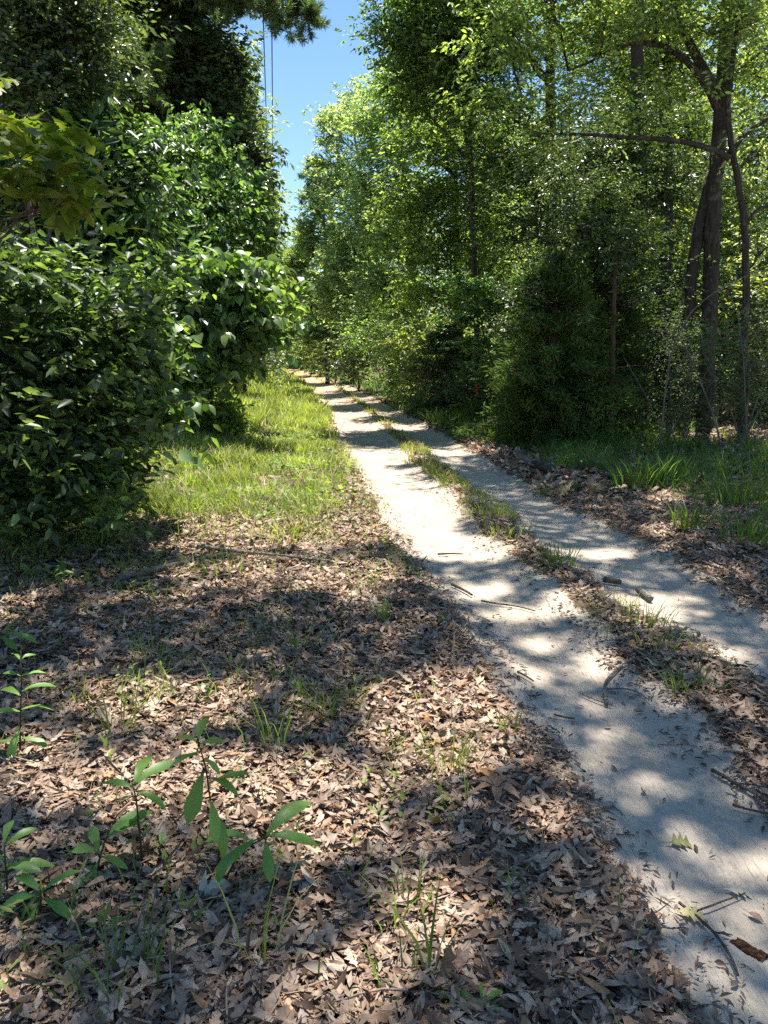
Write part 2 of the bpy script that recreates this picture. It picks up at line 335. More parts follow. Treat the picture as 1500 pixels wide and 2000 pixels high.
def sprays(mb, rng, tips, dirs, K, L, aspect, kind='fold', twig_len=.35, droop=.25, flat=.7, cup=.25, bend=.2, spread=.9, jitter=.5, size_var=.3):
    """Each twig carries K leaves alternately left and right along its axis, leaning to its end."""
    n = len(tips); d = unit(dirs)
    up = np.array([0, 0, 1.])
    side = np.cross(d, up+1e-3); side = unit(side)
    k = (np.arange(K)+.5)/K
    sgn = np.where(np.arange(K) % 2 == 0, 1, -1)
    pos = tips[:, None]+d[:, None]*((k-1)*twig_len)[None, :, None]
    pos = pos+rng.normal(size=pos.shape)*.02
    ax = d[:, None]*(.6+.5*k)[None, :, None]+side[:, None]*(sgn*spread*(1.15-.6*k))[None, :, None]+rng.normal(size=pos.shape)*.25*jitter
    ax[..., 2] -= droop
    nrm = up*flat+rng.normal(size=pos.shape)*jitter
    Ln = L*(1+size_var*(rng.random((n, K))-.5)*2)
    leaves(mb, pos.reshape(-1, 3), ax.reshape(-1, 3), nrm.reshape(-1, 3), Ln.ravel(), Ln.ravel()*aspect, kind, bend=bend, cup=cup, rng=rng)

# ------------------------------------------------------------------ trees out of limbs and clumps of leaves
def curve(p0, p1, rng, n=6, sag=0.1, wig=.06):
    p0 = np.asarray(p0, float); p1 = np.asarray(p1, float); t = np.linspace(0, 1, n)[:, None]
    d = np.linalg.norm(p1-p0); P = p0+(p1-p0)*t
    P[:, 2] += sag*d*np.sin(math.pi*t[:, 0])
    P[1:-1] += rng.normal(size=(n-2, 3))*wig*d
    return P
def blob(px, py, Y, rx, ry, rd=None):
    """An ellipsoid of foliage seen at that place of the photo, Y metres ahead."""
    c = at(px, py, Y); s = Y/F
    return c, np.array([rx*s, rd if rd else (rx+ry)*.5*s, ry*s])
def clumps_in(rng, blobs, per):
    cs = []; bi = []
    vol = np.array([(b[1][0]*b[1][1]*b[1][2])**(.75) for b in blobs]); cnt = np.maximum(3, (per*vol/vol.sum()).astype(int))
    for k, (c, r) in enumerate(blobs):
        d = rand_dir(rng, cnt[k]); d[:, 2] = d[:, 2]*.95+.08
        rad = (.35+.65*rng.random(cnt[k])**.55)[:, None]
        cs.append(c+d*rad*r); bi += [k]*cnt[k]
    return np.concatenate(cs), np.array(bi)
def crown_mesh(rng, blobs, n_clump, twigs, K, L, aspect, kind='fold', sigma=.28, **kw):
    cl, bi = clumps_in(rng, blobs, n_clump)
    cen = np.array([b[0] for b in blobs])[bi]
    sz = sigma*(.6+.8*rng.random(len(cl)))
    tip = np.repeat(cl, twigs, 0)+rng.normal(size=(len(cl)*twigs, 3))*np.repeat(sz, twigs)[:, None]*np.array([1.15, 1.15, .7])
    out = unit(tip-np.repeat(cen, twigs, 0))
    d = out*.8+rng.normal(size=tip.shape)*.55; d[:, 2] = d[:, 2]*.6+.05
    mb = MB(); sprays(mb, rng, tip, d, K, L, aspect, kind, **kw)
    return mb, cl, bi
def limbs(mb, rng, trunk, trunk_r, blobs, cl, bi, r_limb=.05, r_twig=.014, keep=1.0, sides=5, stems=None):
    T = np.asarray(trunk)
    for k, (c, r) in enumerate(blobs):
        dist = np.linalg.norm(T[:, :2]-c[:2], axis=1); want = c[2]-.55*dist
        j = int(np.argmin(np.abs(T[:, 2]-want)+.15*dist)); j = max(1, min(j, len(T)-1)); st = T[j]
        if stems is not None: st = stems[int(np.argmin(np.linalg.norm(stems-c, axis=1)+.6*np.maximum(0, stems[:, 2]-c[2])))]
        P = curve(st, c, rng, 7, .08, .05)
        mb.tube(P, np.linspace(min(r_limb, trunk_r[j]*.7), r_twig*1.3, 7), sides)
        for q in cl[bi == k]:
            if rng.random() > keep: continue
            m = int(rng.integers(2, 7)); S = curve(P[min(m, 6)], q, rng, 5, .05, .06)
            mb.tube(S, np.linspace(r_twig, r_twig*.3, 5), 4)
def shift(blobs, o): return [(c-o, r) for c, r in blobs]
def tree(name, label, cat, trunk, trunk_r, blobs, mat, bark, n_clump=60, twigs=12, K=8, L=.1, aspect=.5, kind='fold', sigma=.28, seed=0, group=None, r_limb=.05, r_twig=.014, keep=1.0, extra=None, trunk_name='trunk', crown_name='crown', sides=9, from_limbs=False, **kw):
    rng = np.random.default_rng(seed+100)
    o = np.array([trunk[0][0], trunk[0][1], gz(trunk[0][0], trunk[0][1])]); T = np.asarray(trunk, float)-o; T[0, 2] = min(T[0, 2], -.1)
    R = np.asarray(trunk_r, float)*np.ones(len(T))
    e = empty(name, o, label, cat, group)
    B = shift(blobs, o)
    mb, cl, bi = crown_mesh(rng, B, n_clump, twigs, K, L, aspect, kind, sigma, **kw)
    tb = MB(); Tf, Rf = refine(T, R, rng); tb.tube(Tf, Rf*(1+.6*np.exp(-np.maximum(0, Tf[:, 2])/.22)), sides, .2, rng)
    stems = [Tf[len(Tf)//2:]]; parts = []
    for pts, rr in (extra or []):
        P = np.asarray(pts, float)-o; Pf, Rf2 = refine(P, np.asarray(rr, float)*np.ones(len(P)), rng); eb = MB(); eb.tube(Pf, Rf2, 7, .12, rng); stems.append(Pf[len(Pf)//3:]); parts.append(eb)
    limbs(tb, rng, Tf, Rf, B, cl, bi, r_limb, r_twig, keep, stems=np.concatenate(stems) if from_limbs else None)
    t_ob = tb.build(trunk_name, bark, e)
    for eb in parts: eb.build('limb' if trunk_name == 'trunk' else 'stem', bark, t_ob if trunk_name == 'trunk' else e)
    mb.build(crown_name, mat, e, smooth=False)
    return e
def refine(P, R, rng, per=4):
    n = (len(P)-1)*per+1; t = np.linspace(0, len(P)-1, n); i = np.arange(len(P))
    Q = np.stack([np.interp(t, i, P[:, k]) for k in range(3)], -1)
    for _ in range(2): Q[1:-1] = .25*Q[:-2]+.5*Q[1:-1]+.25*Q[2:]
    Rn = np.interp(t, i, R)
    Q[1:-1] += rng.normal(size=(n-2, 3))*Rn[1:-1, None]*.12*np.array([1, 1, 0])
    return Q, Rn
def copy_tree(src, loc, rz, s, label=None, group=None):
    r = src.copy(); COL.objects.link(r); r.location = [float(c) for c in loc]; r.rotation_euler = (0, 0, rz); r.scale = (s, s, s)
    if label: r['label'] = label
    if group: r['group'] = group
    for ch in src.children:
        c = ch.copy(); COL.objects.link(c); c.parent = r
    return r

# ================================================================== THE GROUND
def axis_lines(segs):
    out = []
    for a, b, d in segs: out.append(np.arange(a, b, d))
    return np.concatenate(out+[[segs[-1][1]]])
gx = axis_lines([(-300, -60, 30), (-60, -16, 4), (-16, -6, .6), (-6, -3, .15), (-3, 5, .055), (5, 8, .15), (8, 18, .6), (18, 60, 4), (60, 300, 30)])
gy = axis_lines([(-40, -6, 4), (-6, .8, .5), (.8, 10, .055), (10, 20, .11), (20, 45, .35), (45, 100, 1.2), (100, 220, 8), (220, 620, 50)])
GX, GY = np.meshgrid(gx, gy, indexing='ij'); fx, fy = GX.ravel(), GY.ravel()
sd = rut_sd(fx, fy); sm = sand_mask(fx, fy)
fz = ground_z(fx, fy)+np.where(np.abs(fx) < 9, .012*(fbm(fx*14, fy*14, 2))*(1-.6*sm), 0)
g = MB(); nx, ny = len(gx), len(gy)
ii = (np.arange(nx-1)[:, None]*ny+np.arange(ny-1)[None]).ravel()
g.add(np.stack([fx, fy, fz], -1), np.stack([ii, ii+ny, ii+ny+1, ii+1], -1))
gm = g.mesh('ground', M['ground'])
gr = np.clip(np.maximum(verge_mask(fx, fy), right_mask(fx, fy)), 0, 1)
for nm, arr in (('sand', sm), ('grass', gr)):
    at_ = gm.attributes.new(nm, 'FLOAT', 'POINT'); at_.data.foreach_set('value', arr.astype(np.float32))
ground = bpy.data.objects.new('ground', gm); COL.objects.link(ground); tag(ground, kind='structure')

# ================================================================== DRY LEAVES
def in_view(x, y, margin=420):
    px, py = to_px(x, y); return (px > -margin) & (px < 1500+margin) & (py < 2000+margin) & (y > .8)
def litter_density(x, y):
    n = fbm(x*1.6+30, y*1.6, 3)
    sdl = rut_sd(x, y)
    d = 1-sstep(-.07, .05, sdl+.06+n*.28+fbm(x*8, y*8, 2)*.12)
    d = d*(1-.9*sstep(.3, .95, verge_mask(x, y)))*(1-.8*right_mask(x, y))
    mid = (x > L2(y)) & (x < R1(y))
    d = np.where(mid, d*sstep(-.3, .1, n+.15-.03*(y-3))*(1-.6*sand_mask(x, y)), d)
    return np.clip(d, 0, 1)
def scatter(rng, x0, x1, y0, y1, per, dens):
    n = int((x1-x0)*(y1-y0)*per); x = rng.uniform(x0, x1, n); y = rng.uniform(y0, y1, n)
    k = in_view(x, y); x, y = x[k], y[k]; k = rng.random(len(x)) < dens(x, y); return x[k], y[k]
rl = np.random.default_rng(11)
def litter(mb, x, y, size, rng, kinds, tilt=.25, stack=.022):
    n = len(x); pick = rng.choice(len(kinds), n, p=[k[1] for k in kinds])
    for j, (kd, _, asp, sc) in enumerate(kinds):
        q = np.where(pick == j)[0]
        if not len(q): continue
        m = len(q); yaw = rng.uniform(0, 2*math.pi, m)
        el = rng.normal(size=m)*tilt*.7
        a = np.stack([np.cos(yaw)*np.cos(el), np.sin(yaw)*np.cos(el), np.sin(el)], -1)
        nr = np.stack([rng.normal(size=m)*tilt, rng.normal(size=m)*tilt, np.ones(m)*np.where(rng.random(m) < .5, 1, -1)], -1)
        Lq = size[q]*sc*(.35+1.15*rng.random(m)**1.2); sdq = rut_sd(x[q], y[q])
        Lq = Lq*np.where(sdq > -.16, .62, 1)
        z = ground_z(x[q], y[q])+rng.random(m)**1.5*stack+.004+np.maximum(0, -a[:, 2])*Lq*.9
        P = np.stack([x[q], y[q], z], -1)-a*Lq[:, None]*.4*np.array([1, 1, 0])
        leaves(mb, P, a, nr, Lq, Lq*asp*rng.uniform(.75, 1.25, m), kd, bend=rng.normal(size=m)*.28, cup=rng.normal(size=m)*.45, twist=rng.normal(size=m)*.9, wave=.07, rng=rng)
KN = [('oak', .09, .52, 1.25), ('oak2', .15, .5, 1.1), ('lance', .44, .8, 1.0), ('plain', .32, .58, .8)]
mb = MB()
KN = [(a, b, c, d) for a, b, c, d in KN]
x, y = scatter(rl, -2.6, 3.0, 1.2, 3.2, 5200, litter_density); litter(mb, x, y, np.full(len(x), .064), rl, KN)
x, y = scatter(rl, -3.2, 4.0, 3.2, 5.4, 3200, litter_density); litter(mb, x, y, np.full(len(x), .070), rl, KN)
x, y = scatter(rl, -4.6, 5.5, 5.4, 9.0, 1300, litter_density); litter(mb, x, y, np.full(len(x), .085), rl, KN)
mb.build('leaf_litter', M['litter']); tag(bpy.data.objects['leaf_litter'], 'dry brown oak leaves carpeting the ground beside the sandy track', 'leaf litter', kind='stuff')
mb = MB()
x, y = scatter(rl, -8, 10, 9.0, 15.0, 300, litter_density); litter(mb, x, y, np.full(len(x), .13), rl, [('oak2', .6, .75, 1), ('plain', .4, .9, .9)], .35, .03)
x, y = scatter(rl, -9, 16, 15.0, 28.0, 60, litter_density); litter(mb, x, y, np.full(len(x), .18), rl, [('oak2', .5, .75, 1), ('plain', .5, .9, .9)], .35, .03)
mb.build('leaf_litter', M['litter']); tag(bpy.data.objects['leaf_litter.001'], 'dry brown leaves thinning out on the shaded forest floor farther on', 'leaf litter', kind='stuff')
mb = MB()
for (x0, x1, y0, y1, per, w_) in ((-2.6, 2.6, 1.2, 3.2, 1500, .0018), (-3.2, 4, 3.2, 5.4, 900, .0024), (-4.6, 5.5, 5.4, 9, 350, .0035)):
    x, y = scatter(rl, x0, x1, y0, y1, per, litter_density); n = len(x); a = rand_dir(rl, n)*np.array([1, 1, .22]); Lc = rl.uniform(.02, .11, n)
    frag = rl.random(n) < .55; Lc = np.where(frag, Lc*.4, Lc); wd = np.where(frag, Lc*rl.uniform(.3, .7, n), w_)
    leaves(mb, np.stack([x, y, ground_z(x, y)+rl.uniform(.01, .04, n)], -1), a, np.tile([0, 0, 1.], (n, 1))+rl.normal(size=(n, 3))*.35, Lc, wd, 'fold', bend=rl.normal(size=n)*.3, cup=.3)
tag(mb.build('needle_litter', M['straw_mix']), 'pine straw and torn leaf scraps lying over the dry leaves', 'needle litter', kind='stuff')
# crumbs and broken bits along the edges of the ruts and on the sand
mb = MB()
def crumb_density(x, y):
    s = rut_sd(x, y); n = fbm(x*1.3+3, y*1.3+8, 3)
    return np.clip(sstep(-.22, .0, s)*(1-sstep(.0, .14, s))*.9+.03*sstep(.0, .25, n)*(s > 0)+.026*(s > 0), 0, 1)
x, y = scatter(rl, -1.5, 3.5, 1.2, 5, 2000, crumb_density)
n = len(x); a = rand_dir(rl, n)*np.array([1, 1, .12]); Lc = (.005+.034*rl.random(n)**2)*(1+.1*y)
leaves(mb, np.stack([x, y, ground_z(x, y)+.012], -1), a, np.tile([0, 0, 1.], (n, 1))+rl.normal(size=(n, 3))*.3, Lc, Lc*rl.uniform(.12, .5, n), 'fold', bend=.2, cup=.3)
x, y = scatter(rl, -3, 4.5, 5, 12, 420, crumb_density)
n = len(x); a = rand_dir(rl, n)*np.array([1, 1, .12]); Lc = rl.uniform(.012, .05, n)
leaves(mb, np.stack([x, y, ground_z(x, y)+.012], -1), a, np.tile([0, 0, 1.], (n, 1))+rl.normal(size=(n, 3))*.3, Lc, Lc*rl.uniform(.12, .45, n), 'fold', bend=.2, cup=.3)
tag(mb.build('leaf_crumbs', M['crumb']), 'dark crumbs of bark and broken leaf strewn over the sand', 'leaf crumbs', kind='stuff')

# ================================================================== GRASS
def blades(mb, rng, x, y, h, w, lean=.5, z=None, kink=.5, dirs=None):
    n = len(x); f = lambda v: np.broadcast_to(np.asarray(v, float), (n,))
    h, w = f(h)*(1+.5*(rng.random(n)-.5)), f(w)
    yaw = rng.uniform(0, 2*math.pi, n) if dirs is None else dirs
    d = np.stack([np.cos(yaw), np.sin(yaw), np.zeros(n)], -1); s = np.stack([-np.sin(yaw), np.cos(yaw), np.zeros(n)], -1)
    sp = rng.uniform(0, 2*math.pi, n); s = s*np.cos(sp)[:, None]*.6+d*np.sin(sp)[:, None]*.3+s*.5; s = unit(s)
    ln = f(lean)*(.3+rng.random(n)*1.1)
    b = np.stack([x, y, ground_z(x, y)-.01 if z is None else z], -1)
    t = np.array([0, .35, .7, 1.]); V = []
    for k, tt in enumerate(t):
        c = b+np.array([0, 0, 1.])*(h*(tt-kink*.45*ln*tt**2.4))[:, None]+d*(h*ln*tt**1.8)[:, None]
        ww = (w*[.8, 1, .65, .04][k])[:, None]
        V += [c-s*ww*.5, c+s*ww*.5]
    V = np.stack(V, 1); i = np.arange(n)[:, None, None]*8+np.arange(3)[None, :, None]*2
    Q = np.stack([i[..., 0], i[..., 0]+1, i[..., 0]+3, i[..., 0]+2], -1).reshape(-1, 4)
    mb.add(V.reshape(-1, 3), Q)
rg = np.random.default_rng(21)
def clumpy(f, s=3.0, o=5):
    return lambda x, y: f(x, y)*np.clip(.5+3.0*fbm(x*s+o, y*s, 3), .06, 1)
mb = MB()
vm = clumpy(verge_mask, 2.2)
for (y0, y1, per, h, w) in ((6.5, 10.5, 1500, .12, .007), (10.5, 15, 1000, .17, .010), (15, 24, 420, .24, .018), (24, 45, 70, .28, .028), (45, 90, 12, .35, .06)):
    x, y = scatter(rg, -7 if y0 < 24 else -20, 1.0, y0, y1, per, vm); blades(mb, rg, x, y, h*(.55+.9*vnoise(x*1.4, y*1.4)+np.where(L1(y)-x > 1.6, .5, 0)), w, .65)
tag(mb.build('grass', M['grass'], smooth=False), 'bright short grass in the sun on the verge left of the track', 'grass', kind='stuff')
mb = MB()                                    # dead straw and a few seeding stems among it
x, y = scatter(rg, -6.5, 1, 6.5, 20, 60, clumpy(verge_mask, 1.7, 33)); blades(mb, rg, x, y, .26, .006+.0003*y, .8)
tag(mb.build('grass', M['straw'], smooth=False), 'pale dead straw standing among the verge grass', 'grass', kind='stuff')
mb = MB()                                    # small round-leaved weeds among it
x, y = scatter(rg, -6, .8, 6.5, 16, 150, clumpy(verge_mask, 1.2, 60))
n = len(x); a = rand_dir(rg, n)*np.array([1, 1, .4]); Lw = rg.uniform(.025, .06, n)*(1+.05*y)
leaves(mb, np.stack([x, y, ground_z(x, y)+rg.uniform(.02, .14, n)], -1), a, np.tile([0, 0, 1.], (n, 1))+rg.normal(size=(n, 3))*.4, Lw, Lw*.8, 'fold', bend=.2, cup=.2)
tag(mb.build('ground_cover', M['weed'], smooth=False), 'low round-leaved weeds growing through the sunny verge grass', 'weeds', kind='stuff')
mb = MB()
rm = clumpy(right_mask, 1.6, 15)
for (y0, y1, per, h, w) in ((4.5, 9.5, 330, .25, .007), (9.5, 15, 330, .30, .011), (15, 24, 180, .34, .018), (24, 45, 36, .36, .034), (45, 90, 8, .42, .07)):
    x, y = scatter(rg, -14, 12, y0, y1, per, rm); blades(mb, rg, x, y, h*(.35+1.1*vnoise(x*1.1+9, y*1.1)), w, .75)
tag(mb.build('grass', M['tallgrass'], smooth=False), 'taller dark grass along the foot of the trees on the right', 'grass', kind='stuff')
mb = MB()                                    # thin grass along the crown of the track and its left edge
def strip(x, y):
    c = (x > L2(y)+.05) & (x < R1(y)-.03)
    n = fbm(x*2.4+80, y*1.5, 3)
    return np.where(c, np.clip(sstep(-.18, .14, n)*np.interp(y, [3, 6, 9], [.4, .8, 1.]), 0, 1), 0)+np.where((x < L1(y)) & (x > L1(y)-.7), .18*sstep(.05, .3, n)*sstep(5, 9, y), 0)
for (y0, y1, per, h, w) in ((2, 7, 700, .09, .0045), (7, 14, 800, .12, .008), (14, 30, 160, .13, .014), (30, 80, 30, .2, .04)):
    x, y = scatter(rg, -12, 3, y0, y1, per, strip); blades(mb, rg, x, y, h, w, .7)
tag(mb.build('grass', M['grass'], smooth=False), 'thin short grass on the hump between the two ruts', 'grass', kind='stuff')
mb = MB()                                    # scattered thin blades coming up through the leaves on the near left
dl = lambda x, y: np.clip(sstep(.0, .3, fbm(x*1.1+11, y*1.1+4, 3))*.8+.1, 0, 1)*(rut_sd(x, y) < -.15)*(x < L1(y))
x, y = scatter(rg, -3.4, 1, 1.6, 10, 190, dl); blades(mb, rg, x, y, .14, .0055, .6)
x, y = scatter(rg, -3.4, .3, 5.4, 9.5, 420, lambda x, y: dl(x, y)*sstep(5, 7.5, y)); blades(mb, rg, x, y, .16, .0065, .6)
n = 1300; x = rg.uniform(-3.4, .6, n); y = rg.uniform(1.6, 10, n); k = (rg.random(n) < dl(x, y)); x, y = x[k], y[k]
for q in range(5):
    n = len(x); a = rand_dir(rg, n)*np.array([1, 1, .35]); a[:, 2] += .25
    leaves(mb, np.stack([x+rg.normal(size=n)*.012, y+rg.normal(size=n)*.012, ground_z(x, y)+.015+.02*q], -1), a, np.tile([0, 0, 1.], (n, 1)), rg.uniform(.025, .065, n), rg.uniform(.009, .022, n), 'fold', cup=.3)
tag(mb.build('ground_cover', M['weed'], smooth=False), 'thin blades and seedlings coming up through the dry leaves', 'weeds', kind='stuff')

def tuft(px, py, n, h, w, spread, mat, label, group=None, lean=.55, seed=0, name='grass_tuft'):
    h *= 1.1; spread *= 1.5; n = int(n*1.1); r = np.random.default_rng(500+seed); p = ground_pt(px, py); mb = MB()
    a = r.uniform(0, 2*math.pi, n); rr = spread*r.random(n)**.7
    x, y = rr*np.cos(a), rr*np.sin(a)*.7
    blades(mb, r, x, y, h, w, lean, z=ground_z(p[0]+x, p[1]+y)-p[2]-.01, dirs=a+r.normal(size=n)*.6)
    o = mb.build(name, mat, smooth=False); o.location = p
    return tag(o, label, 'grass tuft', group)
GT = [(1095,1105,60,.20,.006,.10,'tallgrass','upright dark green grass tuft on the hump where it narrows between shaded ruts'),
 (1262,1225,46,.19,.005,.12,'tallgrass','sparse tall grass tuft on the hump beside the short log on the right rut'),
 (1210,1185,24,.10,.004,.08,'grass','small grass tuft on the hump just above the sunlit leaves'),
 (1345,1345,60,.13,.005,.11,'tallgrass','nearest low bushy grass tuft on the hump, at the right edge of the picture'),
 (1300,1265,40,.12,.005,.14,'grass','wide low grass tuft on the hump behind the nearest one'),
 (985,1045,60,.14,.006,.16,'grass','broad fine grass tuft on the hump, greenest of that strip'),
 (935,985,55,.14,.006,.15,'grass','pale fine grass tuft on the hump left of the right rut'),
 (825,905,60,.15,.008,.20,'grass','low round tuft at the far start of the leafy hump'),
 (880,945,40,.11,.007,.16,'grass','thin yellowish tuft on the hump between two bare gaps'),
 (532,1462,30,.30,.0045,.08,'tallgrass','fan of long grass blades growing from the leaves in the middle of the near left'),
 (645,1395,50,.22,.004,.09,'tallgrass','feathery bluish grass tuft behind the long-bladed fan'),
 (880,1510,46,.20,.0032,.05,'grass','thin wiry tuft at the foot of the dry seed stalk'),
 (232,1440,10,.30,.007,.05,'grass','few long arching blades behind the leafy saplings'),
 (300,1290,36,.17,.004,.07,'grass','slim grass tuft in the shaded leaves left of the long-bladed fan'),
 (745,1215,14,.19,.009,.05,'weed','bright broad-bladed tuft standing alone in the shaded leaves near the track'),
 (585,1270,14,.24,.007,.06,'weed','arching broad blades in shade behind the feathery tuft'),
 (560,1055,90,.24,.006,.28,'grass','loose wide patch of thin grass where the verge meets the leaves'),
 (450,1120,60,.20,.006,.22,'weed','leafy grass tuft growing over the fallen lichen branch'),
 (805,1940,16,.12,.005,.07,'weed','sunlit low tuft at the bottom edge below the leaning blade'),
 (845,1905,6,.24,.009,.03,'tallgrass','single leaning grass blade and stubble near the bottom of the picture'),
 (225,1945,26,.22,.006,.10,'tallgrass','lax grass tuft in shade at the bottom left corner'),
 (510,1880,7,.34,.006,.04,'grass','long bending blades at the bottom beside the sunny leaves'),
 (780,1800,14,.16,.005,.07,'weed','weedy tuft of thin stems right of the pale curled leaf'),
 (990,1430,14,.11,.007,.05,'weed','small spreading tuft on leaves at the sandy edge'),
 (1347,1035,60,.30,.010,.13,'tallgrass','lone grass tuft on shaded leaves right of the track'),
 (1460,1060,90,.38,.012,.22,'tallgrass','dense dark tuft at the right edge, beside the lone one'),
 (1245,955,80,.40,.014,.22,'tallgrass','big bright arching tuft in front of the thicket, nearest the cedar'),
 (1300,950,70,.42,.014,.18,'tallgrass','upright tuft just right of the big arching one'),
 (1100,965,60,.16,.010,.25,'tallgrass','low dark tuft beside the broken stump piece'),
 (1440,985,80,.36,.013,.25,'tallgrass','long-bladed tuft in front of the white fallen log')]
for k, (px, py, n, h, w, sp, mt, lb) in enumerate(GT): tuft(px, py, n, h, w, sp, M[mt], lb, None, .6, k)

# ================================================================== SEEDLINGS AND SMALL PLANTS
def seedling(px, py, stem_px, leafset, label, L=.12, mat='sapling', kind='obov', asp=.62, name='seedling', seed=0, r=.004):
    """stem_px: points of the stem in the photo at the plant's own depth; leafset: (px, py of the leaf's foot, angle in the picture, tilt to us, size)."""
    rg_ = np.random.default_rng(900+seed); p = ground_pt(px, py); Y = p[1]
    pts = [p+np.array([0, 0, -.02])]+[at(a, b, Y) for a, b in stem_px]
    e = empty(name, p, label, 'seedling')
    st = MB(); st.tube(np.array(pts)-p, np.linspace(r, r*.5, len(pts)), 6)
    lf = MB()
    for (a, b, ang, tilt, sz) in leafset:
        q = at(a, b, Y)-p; an = math.radians(ang)
        sn = math.sin(an); ax = np.array([math.cos(an), (.8 if sn > 0 else .55)*sn, (.42 if sn > 0 else .6)*sn+.12]); nr = np.array([rg_.normal()*.25, -.12+rg_.normal()*.15, 1.])
        sz = sz*1.22*(.85+.3*rg_.random()); leaves(lf, q[None], ax[None], nr[None], L*sz, L*sz*asp, kind, bend=.2+.5*rg_.random(), cup=.3, twist=rg_.normal()*.5, wave=.035, rng=rg_)
        near = min(pts, key=lambda s: np.linalg.norm(s-p-q)); st.tube(np.array([near-p, (near-p)*.4+q*.6, q+ax/np.linalg.norm(ax)*L*sz*.1]), [r*.5, r*.4, r*.3], 5)
    st.build('stem', M['stem'], e); lf.build('leaves', M[mat], e)
    return e
seedling(425,1722,[(428,1640),(412,1570),(402,1500),(385,1440)],
 [(388,1450,95,-.1,.75),(388,1452,150,-.3,.6),(388,1455,25,.3,.5),(390,1470,205,-.2,.7),(394,1480,-35,.2,.5),(398,1505,262,-.4,1.1),(404,1520,-15,.2,.75),(407,1530,20,.3,.85),(410,1560,285,-.5,.85),(420,1585,-70,-.3,.95)],
 'tall upright seedling with big oval green leaves in the sunlit dry leaves', .13, seed=1)
seedling(428,1730,[(470,1660),(520,1635)],
 [(518,1634,52,.2,1.1),(520,1634,-2,.1,1.05),(518,1640,-80,-.4,.85),(508,1636,-138,-.4,1.05),(490,1640,165,.2,.95),(470,1650,-122,-.4,.85)],
 'low seedling with a rosette of five long leaves right of the tall upright one', .13, seed=2)
seedling(280,1700,[(272,1620),(266,1560),(258,1530)],
 [(262,1535,85,.3,.95),(262,1535,48,.3,1.15),(260,1538,165,.2,.75),(262,1545,-20,.2,.8),(262,1552,205,-.3,.5),(270,1600,-160,-.2,.5),(275,1610,-40,-.2,.35)],
 'slim seedling with narrow leaves spread like a star left of the tallest', .12, seed=3)
seedling(185,1715,[(192,1690),(205,1640),(230,1590)],
 [(195,1665,120,.3,.75),(195,1665,170,.1,.7),(200,1650,60,.3,1.1),(192,1680,-95,-.4,.75),(196,1672,-20,.1,.6),(205,1640,40,.2,.9)],
 'leafy seedling bent to the right under the star-leaved one', .12, seed=4)
seedling(75,1795,[(80,1755),(78,1735)],
 [(80,1745,48,.3,.95),(78,1745,140,.2,.85),(78,1748,195,-.2,.8),(82,1755,-28,-.2,.8),(78,1755,-100,-.5,.75),(76,1750,235,-.3,.7)],
 'ground-hugging rosette of broad leaves at the left edge below the other saplings', .12, seed=5)
seedling(15,1760,[(12,1700),(8,1650)],[(10,1700,20,.1,.9),(8,1690,-10,0,.8),(8,1655,50,.2,.7),(8,1650,100,.2,.7),(10,1680,160,0,.8)],
 'seedling half cut off by the left edge beside the rosette', .12, seed=6)
seedling(310,1680,[(312,1660),(314,1650)],[(314,1652,100,.2,.35),(312,1655,150,.1,.3),(316,1655,-70,-.4,.6),(314,1650,60,.2,.3)],
 'tiny seedling with one hanging leaf between two larger ones', .12, seed=7)
seedling(38,1478,[(40,1400),(42,1330),(40,1270)],
 [(40,1390,175,.1,.8),(40,1385,10,.1,.8),(42,1360,150,.2,.8),(42,1350,30,.2,.7),(42,1420,-100,-.3,1.0),(40,1440,-20,-.1,.75),(40,1445,190,0,.7),(40,1320,165,.2,.6),(42,1320,20,.2,.55),(40,1290,60,.2,.4),(40,1290,130,.2,.4)],
 'bushy seedling with stacked leaves at the left edge, in half shade', .13, seed=8)
seedling(8,1290,[(5,1250),(0,1235)],[(2,1240,-2,.1,1.1),(0,1238,60,.2,.8),(0,1242,-40,-.2,.7)],
 'broad pale leaves reaching in from the left edge below the dark shrub', .15, seed=9)
